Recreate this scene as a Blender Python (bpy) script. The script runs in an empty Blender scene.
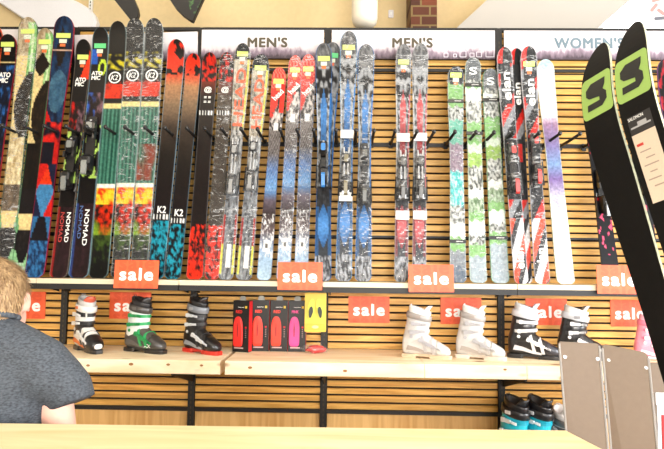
import bpy, bmesh, math, random
from mathutils import Vector, Matrix, noise
random.seed(7)
S = bpy.context.scene
COL = S.collection
PI = math.pi
# ------------------------------------------------------------------ camera
F = 560.0
CX, CD, CZ = 0.1329, 3.945, 1.55
YAW, PIT, ROL = 0.02244, 0.06787, 0.01203
fw = Vector((-math.sin(YAW)*math.cos(PIT), math.cos(YAW)*math.cos(PIT), math.sin(PIT)))
r0 = fw.cross(Vector((0, 0, 1))).normalized(); u0 = r0.cross(fw)
rt = math.cos(ROL)*r0 + math.sin(ROL)*u0
up = -math.sin(ROL)*r0 + math.cos(ROL)*u0
CAM = Vector((CX, -CD, CZ))
cam_d = bpy.data.cameras.new('camera'); cam_d.sensor_width = 36; cam_d.lens = F/664*36
cam_d.clip_start = 0.05; cam_d.clip_end = 60
cam = bpy.data.objects.new('camera', cam_d); COL.objects.link(cam)
M = Matrix((rt, up, -fw)).transposed().to_4x4(); M.translation = CAM
cam.matrix_world = M
S.camera = cam
def at(px, py, Y):
    """world point on the upright plane y = Y seen at a pixel"""
    d = fw + rt*((px-332)/F) + up*((224.5-py)/F)
    return CAM + d*((Y-CAM.y)/d.y)
def scale(P):
    return F/((P-CAM).dot(fw))          # pixels per metre at P
# ------------------------------------------------------------------ colours and materials
def lin(c):
    return tuple((x/12.92 if x <= .04045 else ((x+.055)/1.055)**2.4) for x in c)
def rgb(r, g, b): return lin((r/255, g/255, b/255))
def mix(a, b, t):
    t = max(0, min(1, t)); return tuple(a[i]*(1-t)+b[i]*t for i in range(3))
MATS = {}
def new_mat(name):
    m = bpy.data.materials.new(name); m.use_nodes = True
    return m, m.node_tree.nodes, m.node_tree.links, m.node_tree.nodes['Principled BSDF']
def plain(name, col, rough=.5, metal=0, coat=0, bump=0, bscale=200, emis=None):
    if name in MATS: return MATS[name]
    m, N, L, P = new_mat(name)
    P.inputs['Base Color'].default_value = (*col, 1)
    P.inputs['Roughness'].default_value = rough
    P.inputs['Metallic'].default_value = metal
    P.inputs['Coat Weight'].default_value = coat
    tc = N.new('ShaderNodeTexCoord'); no = N.new('ShaderNodeTexNoise')
    no.inputs['Scale'].default_value = bscale; L.new(tc.outputs['Object'], no.inputs['Vector'])
    mx = N.new('ShaderNodeMix'); mx.data_type = 'RGBA'; mx.inputs[0].default_value = 0
    mr = N.new('ShaderNodeMapRange'); mr.inputs[3].default_value = .93; mr.inputs[4].default_value = 1.07
    hs = N.new('ShaderNodeHueSaturation'); hs.inputs['Color'].default_value = (*col, 1)
    L.new(no.outputs['Fac'], mr.inputs[0]); L.new(mr.outputs[0], hs.inputs['Value'])
    L.new(hs.outputs[0], P.inputs['Base Color'])
    if bump:
        b = N.new('ShaderNodeBump'); b.inputs['Strength'].default_value = bump; b.inputs['Distance'].default_value = .003
        L.new(no.outputs['Fac'], b.inputs['Height']); L.new(b.outputs[0], P.inputs['Normal'])
    if emis:
        P.inputs['Emission Color'].default_value = (*col, 1); P.inputs['Emission Strength'].default_value = emis
    MATS[name] = m
    return m
def wood(name, c1, c2, axis='x', board=None, rough=.45, stretch=14, sc=3.0, knots=False):
    m, N, L, P = new_mat(name)
    tc = N.new('ShaderNodeTexCoord'); mp = N.new('ShaderNodeMapping')
    s = [stretch]*3; s['xyz'.index(axis)] = .9
    mp.inputs['Scale'].default_value = s
    L.new(tc.outputs['Object'], mp.inputs[0])
    src = mp.outputs[0]
    if board:
        sp = N.new('ShaderNodeSeparateXYZ'); L.new(tc.outputs['Object'], sp.inputs[0])
        dv = N.new('ShaderNodeMath'); dv.operation = 'DIVIDE'; dv.inputs[1].default_value = board; L.new(sp.outputs[2], dv.inputs[0])
        fl = N.new('ShaderNodeMath'); fl.operation = 'FLOOR'; L.new(dv.outputs[0], fl.inputs[0])
        wn = N.new('ShaderNodeTexWhiteNoise'); wn.noise_dimensions = '1D'; L.new(fl.outputs[0], wn.inputs['W'])
        va = N.new('ShaderNodeVectorMath'); va.operation = 'MULTIPLY_ADD'
        va.inputs[1].default_value = (9, 9, 9); L.new(wn.outputs['Color'], va.inputs[0]); L.new(mp.outputs[0], va.inputs[2]); src = va.outputs[0]
    no = N.new('ShaderNodeTexNoise'); no.inputs['Scale'].default_value = sc; no.inputs['Detail'].default_value = 6
    no.inputs['Distortion'].default_value = 1.2
    L.new(src, no.inputs['Vector'])
    cr = N.new('ShaderNodeValToRGB'); cr.color_ramp.elements[0].color = (*c1, 1); cr.color_ramp.elements[1].color = (*c2, 1)
    cr.color_ramp.elements[0].position = .32; cr.color_ramp.elements[1].position = .68
    L.new(no.outputs['Fac'], cr.inputs[0]); out = cr.outputs[0]
    if board:
        hs = N.new('ShaderNodeHueSaturation'); mr = N.new('ShaderNodeMapRange')
        mr.inputs[3].default_value = .86; mr.inputs[4].default_value = 1.12
        L.new(wn.outputs['Value'], mr.inputs[0]); L.new(mr.outputs[0], hs.inputs['Value']); L.new(out, hs.inputs['Color']); out = hs.outputs[0]
    if knots:
        mp2 = N.new('ShaderNodeMapping'); mp2.inputs['Scale'].default_value = (3.1, 5.5, 9); L.new(tc.outputs['Object'], mp2.inputs[0])
        vo = N.new('ShaderNodeTexVoronoi'); vo.inputs['Scale'].default_value = 1.0; L.new(mp2.outputs[0], vo.inputs['Vector'])
        c2r = N.new('ShaderNodeValToRGB'); c2r.color_ramp.elements[0].position = .06; c2r.color_ramp.elements[1].position = .16
        c2r.color_ramp.elements[0].color = (.36, .2, .08, 1); c2r.color_ramp.elements[1].color = (1, 1, 1, 1)
        L.new(vo.outputs['Distance'], c2r.inputs[0])
        mm = N.new('ShaderNodeMix'); mm.data_type = 'RGBA'; mm.blend_type = 'MULTIPLY'; mm.inputs[0].default_value = 1
        L.new(out, mm.inputs[6]); L.new(c2r.outputs[0], mm.inputs[7]); out = mm.outputs[2]
    L.new(out, P.inputs['Base Color']); P.inputs['Roughness'].default_value = rough
    b = N.new('ShaderNodeBump'); b.inputs['Strength'].default_value = .15; b.inputs['Distance'].default_value = .002
    L.new(no.outputs['Fac'], b.inputs['Height']); L.new(b.outputs[0], P.inputs['Normal'])
    MATS[name] = m
    return m
def painted(name, rough=.33, coat=.05):
    m, N, L, P = new_mat(name)
    a = N.new('ShaderNodeAttribute'); a.attribute_name = 'paint'
    tc = N.new('ShaderNodeTexCoord'); no = N.new('ShaderNodeTexNoise'); no.inputs['Scale'].default_value = 60
    gmm = N.new('ShaderNodeGamma'); gmm.inputs[1].default_value = 1.4
    no.inputs['Detail'].default_value = 4; L.new(tc.outputs['Object'], no.inputs['Vector'])
    mr = N.new('ShaderNodeMapRange'); mr.inputs[1].default_value = .3; mr.inputs[2].default_value = .7; mr.inputs[3].default_value = .7; mr.inputs[4].default_value = 1.25
    hs = N.new('ShaderNodeHueSaturation'); L.new(no.outputs['Fac'], mr.inputs[0]); L.new(mr.outputs[0], hs.inputs['Value'])
    L.new(a.outputs['Color'], gmm.inputs[0]); L.new(gmm.outputs[0], hs.inputs['Color']); L.new(hs.outputs[0], P.inputs['Base Color'])
    P.inputs['Roughness'].default_value = rough; P.inputs['Coat Weight'].default_value = coat; P.inputs['Coat Roughness'].default_value = .08
    P.inputs['Specular IOR Level'].default_value = .2
    MATS[name] = m; return m
TOPSHEET = painted('ski_topsheet')
def plastic_film(name, lo, hi):
    m, N, L, P = new_mat(name)
    out = N['Material Output']
    tc = N.new('ShaderNodeTexCoord'); mp = N.new('ShaderNodeMapping'); mp.inputs['Scale'].default_value = (.55, .55, 1.5)
    L.new(tc.outputs['Object'], mp.inputs[0])
    no = N.new('ShaderNodeTexNoise'); no.inputs['Scale'].default_value = 30; no.inputs['Detail'].default_value = 2; no.inputs['Distortion'].default_value = 1.6
    L.new(mp.outputs[0], no.inputs['Vector'])
    mr = N.new('ShaderNodeMapRange'); mr.inputs[1].default_value = .54; mr.inputs[2].default_value = .74
    mr.inputs[3].default_value = lo; mr.inputs[4].default_value = hi; L.new(no.outputs['Fac'], mr.inputs[0])  # whiter noise streaks put highlights into the film itself
    b = N.new('ShaderNodeBump'); b.inputs['Strength'].default_value = .9; b.inputs['Distance'].default_value = .006
    L.new(no.outputs['Fac'], b.inputs['Height'])
    P.inputs['Base Color'].default_value = (.9, .92, .93, 1); P.inputs['Roughness'].default_value = .12
    P.inputs['Specular IOR Level'].default_value = 1.0
    L.new(b.outputs[0], P.inputs['Normal'])
    tr = N.new('ShaderNodeBsdfTransparent'); mx = N.new('ShaderNodeMixShader')
    L.new(mr.outputs[0], mx.inputs[0]); L.new(tr.outputs[0], mx.inputs[1]); L.new(P.outputs[0], mx.inputs[2]); L.new(mx.outputs[0], out.inputs[0])
    MATS[name] = m; return m
FILM = plastic_film('clear_film', .03, .5)
BLACK = plain('black_steel', rgb(16, 14, 13), .5)
BLKP = plain('black_plastic', rgb(22, 22, 24), .3, coat=.3)
WHT = plain('white_print', rgb(240, 240, 236), .5)
SILV = plain('brushed_silver', rgb(190, 192, 195), .3, metal=.8)
# ------------------------------------------------------------------ mesh builder
class MB:
    def __init__(s): s.v = []; s.f = []; s.m = []; s.c = []; s.mi = 0; s.col = None
    def face(s, idx, c=None): s.f.append(tuple(idx)); s.m.append(s.mi); s.c.append(c or s.col or (1, 1, 1))
    def add(s, vs): n = len(s.v); s.v += [Vector(v) for v in vs]; return n
    def box(s, c, d, X=Vector((1, 0, 0)), Y=Vector((0, 1, 0)), Z=Vector((0, 0, 1)), bev=0):
        c = Vector(c)
        if bev:
            s.prism(rrect(d[0], d[2], bev), c, X, Z, Y, d[1]); return
        n = s.add([c+X*(a*d[0]/2)+Y*(b*d[1]/2)+Z*(e*d[2]/2) for a in (-1, 1) for b in (-1, 1) for e in (-1, 1)])
        for q in ((0, 1, 3, 2), (4, 6, 7, 5), (0, 4, 5, 1), (2, 3, 7, 6), (0, 2, 6, 4), (1, 5, 7, 3)): s.face([n+i for i in q])
    def prism(s, poly, O, A, B, C, depth, taper=1.0, bevel=0):
        """polygon in the A,B plane through O, extruded along C by depth (centred)"""
        O = Vector(O); k = len(poly)
        cx = sum(p[0] for p in poly)/k; cy = sum(p[1] for p in poly)/k
        lay = [(-.5, taper), (.5, taper)] if not bevel else [(-.5, taper), (-.5+bevel, 1), (.5-bevel, 1), (.5, taper)]
        n = len(s.v)
        for h, t in lay:
            s.add([O+A*(cx+(p[0]-cx)*t)+B*(cy+(p[1]-cy)*t)+C*(h*depth) for p in poly])
        for j in range(len(lay)-1):
            for i in range(k):
                a = n+j*k+i; b = n+j*k+(i+1) % k
                s.face((a, b, b+k, a+k))
        s.face([n+i for i in range(k)][::-1]); s.face([n+(len(lay)-1)*k+i for i in range(k)])
    def loft(s, rings, cap0=True, cap1=True, closed=True, cols=None):
        k = len(rings[0]); n = len(s.v)
        for r in rings: s.add(r)
        for j in range(len(rings)-1):
            for i in range(k if closed else k-1):
                a = n+j*k+i; b = n+j*k+(i+1) % k
                s.face((a, b, b+k, a+k), cols[j] if cols else None)
        if cap0: s.face([n+i for i in range(k)][::-1])
        if cap1: s.face([n+(len(rings)-1)*k+i for i in range(k)])
    def tube(s, pts, rad, k=8):
        pts = [Vector(p) for p in pts]; rings = []
        rad = rad if hasattr(rad, '__len__') else [rad]*len(pts)
        for i, p in enumerate(pts):
            t = (pts[min(i+1, len(pts)-1)]-pts[max(i-1, 0)]).normalized()
            a = t.cross(Vector((0, 0, 1)));
            if a.length < .05: a = t.cross(Vector((1, 0, 0)))
            a.normalize(); b = t.cross(a)
            rings.append([p+(a*math.cos(2*PI*j/k)+b*math.sin(2*PI*j/k))*rad[i] for j in range(k)])
        s.loft(rings)
    def ell(s, c, r, nu=12, nv=8, R=None):
        c = Vector(c); rings = []
        for j in range(nv+1):
            ph = -PI/2+PI*j/nv; ph = max(-PI/2+.08, min(PI/2-.08, ph))
            ring = []
            for i in range(nu):
                v = Vector((r[0]*math.cos(ph)*math.cos(2*PI*i/nu), r[1]*math.cos(ph)*math.sin(2*PI*i/nu), r[2]*math.sin(ph)))
                ring.append(c+(R @ v if R else v))
            rings.append(ring)
        s.loft(rings)
    def strap(s, path, nrm, wd, w, th):
        """flat band following a path; nrm = outward normals, wd = width direction"""
        rings = []
        for p, n in zip(path, nrm):
            rings.append([p-wd*(w/2), p+wd*(w/2), p+wd*(w/2)*.9+n*th, p-wd*(w/2)*.9+n*th])
        s.loft(rings)
    def build(s, name, mats, parent=None, world=True, smooth=False, fixn=True, paint=False):
        me = bpy.data.meshes.new(name)
        off = Vector((0, 0, 0))
        if parent is not None and world:
            q = parent
            while q is not None: off += q.location; q = q.parent
        me.from_pydata([tuple(v-off) for v in s.v], [], s.f)
        if not isinstance(mats, (list, tuple)): mats = [mats]
        for m in mats: me.materials.append(m)
        me.polygons.foreach_set('material_index', s.m)
        if smooth: me.polygons.foreach_set('use_smooth', [True]*len(s.f))
        if paint and getattr(s, 'vc', None):
            at_ = me.attributes.new('paint', 'FLOAT_COLOR', 'POINT'); buf = []
            for c in s.vc: buf += [c[0], c[1], c[2], 1.0]
            at_.data.foreach_set('color', buf)
        elif paint:
            at_ = me.attributes.new('paint', 'FLOAT_COLOR', 'CORNER'); buf = []
            for f, c in zip(s.f, s.c): buf += [c[0], c[1], c[2], 1.0]*len(f)
            at_.data.foreach_set('color', buf)
        if fixn:
            bm = bmesh.new(); bm.from_mesh(me); bmesh.ops.recalc_face_normals(bm, faces=bm.faces); bm.to_mesh(me); bm.free()
        me.update()
        o = bpy.data.objects.new(name, me); COL.objects.link(o)
        if parent is not None: o.parent = parent
        return o
def rrect(w, h, r, n=4):
    r = min(r, w/2*.99, h/2*.99); p = []
    for cx, cy, a in ((w/2-r, h/2-r, 0), (-w/2+r, h/2-r, 90), (-w/2+r, -h/2+r, 180), (w/2-r, -h/2+r, 270)):
        for i in range(n+1):
            t = math.radians(a+90*i/n); p.append((cx+r*math.cos(t), cy+r*math.sin(t)))
    return p
X, Y, Z = Vector((1, 0, 0)), Vector((0, 1, 0)), Vector((0, 0, 1))
def tag(o, label, cat, group=None, kind=None):
    o['label'] = label; o['category'] = cat
    if group: o['group'] = group
    if kind: o['kind'] = kind
    return o
def thing(name, label, cat, loc=(0, 0, 0), rz=0, group=None):
    o = bpy.data.objects.new(name, None); COL.objects.link(o); o.location = loc; o.rotation_euler = (0, 0, rz)
    o.empty_display_size = .05
    return tag(o, label, cat, group)
def struct(name, mb, mat, label=None, **k):
    o = mb.build(name, mat, **k); o['kind'] = 'structure'
    if label: o['label'] = label
    return o
# ------------------------------------------------------------------ lettering
TXT = {}
def text_geo(s, bold=0.0, spacing=1.0):
    key = (s, spacing)
    if key in TXT: return TXT[key]
    cu = bpy.data.curves.new('lettering_source', 'FONT'); cu.body = s; cu.space_character = spacing; cu.space_line = .85
    cu.resolution_u = 4; cu.align_x = 'LEFT'
    o = bpy.data.objects.new('lettering_source', cu); COL.objects.link(o)
    bpy.context.view_layer.update()
    dg = bpy.context.evaluated_depsgraph_get()
    me = bpy.data.meshes.new_from_object(o.evaluated_get(dg))
    vs = [v.co.copy() for v in me.vertices]; fs = [tuple(p.vertices) for p in me.polygons]
    bpy.data.objects.remove(o); bpy.data.curves.remove(cu); bpy.data.meshes.remove(me)
    x0 = min(v.x for v in vs); x1 = max(v.x for v in vs); y0 = min(v.y for v in vs); y1 = max(v.y for v in vs)
    vs = [((v.x-x0)/(x1-x0)-.5, (v.y-y0)/(y1-y0)-.5) for v in vs]
    TXT[key] = (vs, fs); return TXT[key]
def add_text(mb, s, O, A, B, w, h, lift, bold=0.0, spacing=1.0, clip=None, shear=0):
    """flat raised lettering w x h centred at O in the A,B plane, lifted towards A x B"""
    vs, fs = text_geo(s, 0, spacing); Nn = A.cross(B).normalized()
    if bold:                        # heavier strokes: the outline repeated around a small circle
        v2, f2 = [], []
        r = bold*h
        for j in range(7):
            dx = 0 if j == 0 else r*math.cos(j*PI/3)/w; dy = 0 if j == 0 else r*math.sin(j*PI/3)/h
            n0 = len(v2); v2 += [(v[0]+dx, v[1]+dy, j*.00015) for v in vs]; f2 += [tuple(n0+i for i in f) for f in fs]
        vs, fs = v2, f2
    if clip:
        bm = bmesh.new(); bv = [bm.verts.new((v[0]*w+clip[4], v[1]*h+clip[5], v[2] if len(v) > 2 else 0)) for v in vs]
        for f in fs:
            try: bm.faces.new([bv[i] for i in f])
            except ValueError: pass
        for co, no in (((clip[0], 0, 0), (-1, 0, 0)), ((clip[1], 0, 0), (1, 0, 0)), ((0, clip[2], 0), (0, -1, 0)), ((0, clip[3], 0), (0, 1, 0))):
            bmesh.ops.bisect_plane(bm, geom=bm.verts[:]+bm.edges[:]+bm.faces[:], plane_co=co, plane_no=no, clear_outer=True)
        bm.verts.ensure_lookup_table(); bm.verts.index_update()
        n = mb.add([O+A*v.co.x+B*v.co.y+Nn*(lift+v.co.z) for v in bm.verts])
        for f in bm.faces: mb.face([n+v.index for v in f.verts])
        bm.free(); return
    n = mb.add([O+A*(v[0]*w+shear*v[1]*h)+B*(v[1]*h)+Nn*(lift+(v[2] if len(v) > 2 else 0)) for v in vs])
    for f in fs: mb.face([n+i for i in f])

# ================================================================== SETTING
H_TOP = 3.236; SH = 1.425; BT = 0.945
RX0, RX1, RY0, RY1, RZ = -4.6, 5.6, -6.2, 0.95, 4.3
floor_m = plain('floor_grey', rgb(120, 108, 95), .5, bump=.1, bscale=8)
m = MB(); m.box(((RX0+RX1)/2, (RY0+RY1)/2, -.05), (RX1-RX0+.4, RY1-RY0+.4, .1)); struct('floor', m, floor_m)
ceil_m = plain('ceiling_white', rgb(232, 226, 214), .8)
m = MB(); m.box(((RX0+RX1)/2, (RY0+RY1)/2, RZ+.05), (RX1-RX0+.4, RY1-RY0+.4, .1)); struct('ceiling', m, ceil_m)
wall_m = plain('cream_paint', rgb(222, 198, 150), .8, bump=.05, bscale=30)
# window opening in the back wall, top right
wa = at(597, 40, RY1); wx0, wx1, wz0, wz1 = wa.x, wa.x+2.2, 3.2, 4.15
m = MB()
def wbox(mb, x0, x1, z0, z1, y0, y1): mb.box(((x0+x1)/2, (y0+y1)/2, (z0+z1)/2), (x1-x0, y1-y0, z1-z0))
wbox(m, RX0, wx0, 0, RZ, RY1, RY1+.15); wbox(m, wx1, RX1, 0, RZ, RY1, RY1+.15)
wbox(m, wx0, wx1, 0, wz0, RY1, RY1+.15); wbox(m, wx0, wx1, wz1, RZ, RY1, RY1+.15)
struct('wall_back', m, wall_m)
glow = plain('daylight_pane', (1, 1, 1), .3, emis=2.2)
m = MB(); wbox(m, wx0, wx1, wz0, wz1, RY1+.05, RY1+.07)
win = struct('window_1', m, glow, 'bright overexposed window high in the back wall')
m = MB()
for a in (wx0, wx0+1.3, wx1-.05): wbox(m, a, a+.05, wz0, wz1, RY1-.01, RY1+.05)
for a in (wz0, wz1-.05): wbox(m, wx0, wx1, a, a+.05, RY1-.01, RY1+.05)
m.build('window_frame', WHT, win)
side_m = plain('wall_offwhite', rgb(225, 218, 205), .8)
m = MB(); wbox(m, RX0-.15, RX0, 0, RZ, RY0, RY1); struct('wall_left', m, side_m)
m = MB(); wbox(m, RX1, RX1+.15, 0, RZ, RY0, RY1); struct('wall_right', m, side_m)
m = MB(); wbox(m, RX0, RX1, 0, RZ, RY0-.15, RY0); struct('wall_front', m, side_m)

# grey sloping bulkhead behind the header
YB = .55
g = [at(438, 45, YB), at(500, -12, YB), at(650, -18, YB), at(585, 38, YB)]
m = MB(); k = len(g)
n = m.add([v for v in g]); n2 = m.add([v+Vector((0, .3, 0)) for v in g])
m.face((0, 1, 2, 3)); m.face((7, 6, 5, 4))
for i in range(4): m.face((i, (i+1) % 4, 4+(i+1) % 4, 4+i))
struct('trim_1', m, plain('bulkhead_grey', rgb(172, 166, 158), .8), 'grey sloping bulkhead above the header')
# round white column
P0 = at(364.5, 24, .5); rr = 13/scale(P0)
m = MB()
rings = []
for z, r in ((P0.z-.03, rr*.55), (P0.z+.0, rr*.9), (P0.z+.04, rr), (RZ, rr)):
    rings.append([Vector((P0.x+r*math.cos(2*PI*i/24), .5+r*math.sin(2*PI*i/24), z)) for i in range(24)])
m.loft(rings)
tag(m.build('ceiling_duct', plain('duct_white', rgb(238, 228, 208), .6), smooth=True), 'round white duct hanging from the ceiling left of the light switch', 'duct')
# light switch
P = at(391, 14, RY1-.006); sw = thing('light_switch', 'small white light switch plate on the cream wall beside the bricks', 'switch', P)
m = MB(); m.box(P, (.045, .012, .07), bev=.006); m.build('switch_plate', plain('switch_white', rgb(225, 222, 225), .4), sw)
m = MB(); m.box(P-Y*.009, (.012, .008, .026)); m.build('rocker', WHT, sw)
# brick pillar
Pa = at(411, 10, .6); Pb = at(437, 10, .6)
mb, N_, L_, Pn = new_mat('brick')
tc = N_.new('ShaderNodeTexCoord'); sp = N_.new('ShaderNodeSeparateXYZ'); cb = N_.new('ShaderNodeCombineXYZ')
L_.new(tc.outputs['Object'], sp.inputs[0]); L_.new(sp.outputs[0], cb.inputs[0]); L_.new(sp.outputs[2], cb.inputs[1])
bt = N_.new('ShaderNodeTexBrick'); bt.inputs['Scale'].default_value = 1; bt.inputs['Brick Width'].default_value = .15; bt.inputs['Row Height'].default_value = .082
bt.inputs['Mortar Size'].default_value = .008; bt.inputs['Color1'].default_value = (*rgb(122, 62, 36), 1); bt.inputs['Color2'].default_value = (*rgb(62, 36, 26), 1)
bt.inputs['Mortar'].default_value = (*rgb(120, 98, 62), 1)
L_.new(cb.outputs[0], bt.inputs['Vector']); L_.new(bt.outputs['Color'], Pn.inputs['Base Color']); Pn.inputs['Roughness'].default_value = .9
bp = N_.new('ShaderNodeBump'); bp.inputs['Strength'].default_value = .6; bp.inputs['Distance'].default_value = .01; bp.invert = True
L_.new(bt.outputs['Fac'], bp.inputs['Height']); L_.new(bp.outputs[0], Pn.inputs['Normal'])
m = MB(); wbox(m, Pa.x, Pb.x, 0, RZ, .6, RY1); struct('trim_2', m, mb, 'reddish brown brick pillar')
# slotted shelf standard on back wall
P = at(91, 4, RY1-.02)
st = thing('shelf_standard', 'white slotted metal strip on the wall at the top left', 'wall strip', (P.x, P.y, 3.55))
m = MB(); m.box((P.x, P.y, 3.95), (.03, .025, .55)); m.build('strip', WHT, st)
m = MB()
for i in range(16): m.box((P.x, P.y-.0135, 3.72+i*.03), (.008, .003, .016))
m.build('slots', BLACK, st)

# ================================================================== SLATWALL FIXTURE
BAYS = [(-2.7432, -1.8288), (-1.8288, -.9144), (-.9144, 0), (0, 1.2192), (1.2192, 2.4384), (2.4384, 3.6576)]
BN = ['at the far left', 'above the leftmost full boot', 'behind the insole boxes', 'behind the two white boots', "under the women's header", 'beyond the right edge']
slat_m = wood('slat_wood', rgb(190, 138, 58), rgb(234, 184, 98), 'x', board=.0515, stretch=10, sc=2.2)
vert_m = wood('base_wood', rgb(196, 148, 82), rgb(222, 182, 118), 'z', stretch=9, sc=2.0)
back_m = plain('slat_backing', rgb(22, 13, 7), .9)
PITCH = .0515
z_ref = at(70, 292.5, 0).z
def slot_z():
    z = z_ref
    while z > .55: z -= PITCH
    while z < H_TOP-.02:
        yield z; z += PITCH
for i, (a, b) in enumerate(BAYS):
    t = thing('slatwall_panel', 'golden wooden slatwall panel, the bay %s' % BN[i], 'slatwall', (a, 0, .52), group='slatwall bays')
    m = MB()
    for z in slot_z():
        z1 = min(z+PITCH-.0125, H_TOP-.03)
        if z1-z > .01: m.prism([(-.014, z+.002), (-.011, z), (0, z), (0, z1), (-.011, z1), (-.014, z1-.002)], ((a+b)/2, 0, 0), Y, Z, X, b-a-.05)
    m.build('slats', slat_m, t)
    m = MB(); wbox(m, a+.023, b-.023, .55, H_TOP-.02, 0, .018); m.build('backing', back_m, t)
    m = MB(); m.box(((a+b)/2, .0, H_TOP-.012), (b-a-.02, .05, .024)); tag(m.build('top_rail', BLACK), 'black steel top rail, the bay %s' % BN[i], 'rail', 'top rails')
    m = MB(); wbox(m, a+.026, b-.026, .30, .515, -.008, .015)
    m.build('base_panel', vert_m, t)
    for nm, zz, hh, w in (('kick_rail', .53, .026, 'just above the base panel'), ('support_rail', 2.385, .028, 'that carries the prongs'),
                          ('cross_rail', 1.735, .014, 'behind the lower halves of the skis'), ('head_rail', 2.925, .022, 'just below the header')):
        m = MB(); m.box(((a+b)/2, -.022, zz), (b-a-.046, .014, hh), bev=.003)
        tag(m.build(nm, BLACK), 'black rail %s, %s' % (w, BN[i]), 'rail', 'horizontal rails')
for i, x in enumerate([-2.7432, -1.8288, -.9144, 0, 1.2192, 2.4384, 3.6576]):
    m = MB(); wbox(m, x-.022, x+.022, 0, H_TOP-.004, -.03, .03)
    t = thing('upright_post', 'black slotted upright post, number %d from the left edge counted along the wall' % (i+1), 'post', (x, 0, 0), group='upright posts')
    m.build('post', BLACK, t)
    m = MB()
    for j in range(90):
        z = .1+j*.034
        m.box((x, -.0305, z), (.006, .002, .018))
    m.build('slots', plain('slot_dark', rgb(70, 58, 38), .7), t)
names_posts = ['beyond the left edge', 'left of the black and white boot', 'behind the black and red boot', 'behind the yellow insole pack', 'between the right white boot and the black one', 'behind the tilted green logo skis', 'beyond the right edge']
for o, nme in zip([o for o in bpy.data.objects if o.name.startswith('upright_post')], names_posts): o['label'] = 'black slotted upright post ' + nme

# headers
def header_mat():
    m, N, L, P = new_mat('header_print')
    tc = N.new('ShaderNodeTexCoord'); sp = N.new('ShaderNodeSeparateXYZ'); L.new(tc.outputs['Object'], sp.inputs[0])
    no = N.new('ShaderNodeTexNoise'); no.inputs['Scale'].default_value = 26; no.inputs['Detail'].default_value = 6
    mp = N.new('ShaderNodeMapping'); mp.inputs['Scale'].default_value = (1.6, 1, .7); L.new(tc.outputs['Object'], mp.inputs[0]); L.new(mp.outputs[0], no.inputs['Vector'])
    n2 = N.new('ShaderNodeTexNoise'); n2.inputs['Scale'].default_value = 3; L.new(tc.outputs['Object'], n2.inputs['Vector'])
    # height above sign bottom (origin at bottom) with ragged treeline
    a = N.new('ShaderNodeMath'); a.operation = 'MULTIPLY_ADD'; a.inputs[1].default_value = -.085; L.new(no.outputs['Fac'], a.inputs[0]); L.new(sp.outputs[2], a.inputs[2])
    b = N.new('ShaderNodeMath'); b.operation = 'MULTIPLY_ADD'; b.inputs[1].default_value = -.09; L.new(n2.outputs['Fac'], b.inputs[0]); L.new(a.outputs[0], b.inputs[2])
    cr = N.new('ShaderNodeValToRGB'); e = cr.color_ramp.elements
    mr = N.new('ShaderNodeMapRange'); mr.inputs[1].default_value = -.085; mr.inputs[2].default_value = .03; L.new(b.outputs[0], mr.inputs[0]); L.new(mr.outputs[0], cr.inputs[0])
    e[0].color = (*rgb(62, 48, 58), 1); e[0].position = 0
    e[1].color = (*rgb(226, 221, 222), 1); e[1].position = 1
    x = e.new(.38); x.color = (*rgb(140, 122, 136), 1); x = e.new(.6); x.color = (*rgb(205, 196, 202), 1)
    L.new(cr.outputs[0], P.inputs['Base Color']); P.inputs['Roughness'].default_value = .55
    return m
HM = header_mat(); TXM = plain('header_letter', rgb(84, 76, 60), .6); TXB = plain('header_letter_blue', rgb(104, 122, 132), .6)
HB = 2.998   # bottom of header
hdr = [(-2.72, -1.845, '', 'plain pale header board at the far left'), (-1.82, -.93, '', 'slightly crooked pale header board above the skis with black tips'),
       (-.905, -.028, "MEN'S", "pale header board reading MEN'S above the orange lettered skis"), (.028, 1.185, "MEN'S", "pale header board reading MEN'S above the clear wrapped skis"),
       (1.25, 2.41, "WOMEN'S", "pale header board reading WOMEN'S at the right"), (2.46, 3.63, '', 'pale header board beyond the right edge')]
txpx = {2: ((267.5, 42.3), 39, 9.6, TXM), 3: ((412.5, 42.6), 39.5, 9.6, TXM), 4: ((589, 43), 68, 10.5, TXB)}
for i, (a, b, s, lab) in enumerate(hdr):
    o = thing('header_sign', lab, 'sign', (a, -.045, HB), group='header boards')
    m = MB(); m.box(((a+b)/2, -.045, (HB+H_TOP-.03)/2), (b-a, .012, H_TOP-.03-HB)); m.build('board', HM, o)
    if i == 1:
        o.rotation_euler = (0, math.radians(-1.9), 0); o.location.z -= .042
    if s:
        (px, py), w, h, tm = txpx[i]; O = at(px, py, -.0525); sc = scale(O)
        m = MB(); add_text(m, s, O, X, Z, w/sc, h/sc, 0, bold=.06, spacing=1.12); m.build('lettering', tm, o, fixn=False)
    if i == 3:
        for px, w in ((446, 4), (455, 3), (463, 6), (472, 4), (479, 5), (490, 8)):
            O = at(px, 57-w*.5, -.0525); sc = scale(O); w = w/sc; m = MB()
            for dx, dz, ww, hh in ((-w/2, 0, .004, w), (w/2, 0, .004, w), (0, w/2, w, .004), (0, -w/2, w, .004)):
                m.box(O+X*dx+Z*dz, (ww, .001, hh))
            m.build('printed_square', plain('pale_line', rgb(225, 220, 228), .6), o)

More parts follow.
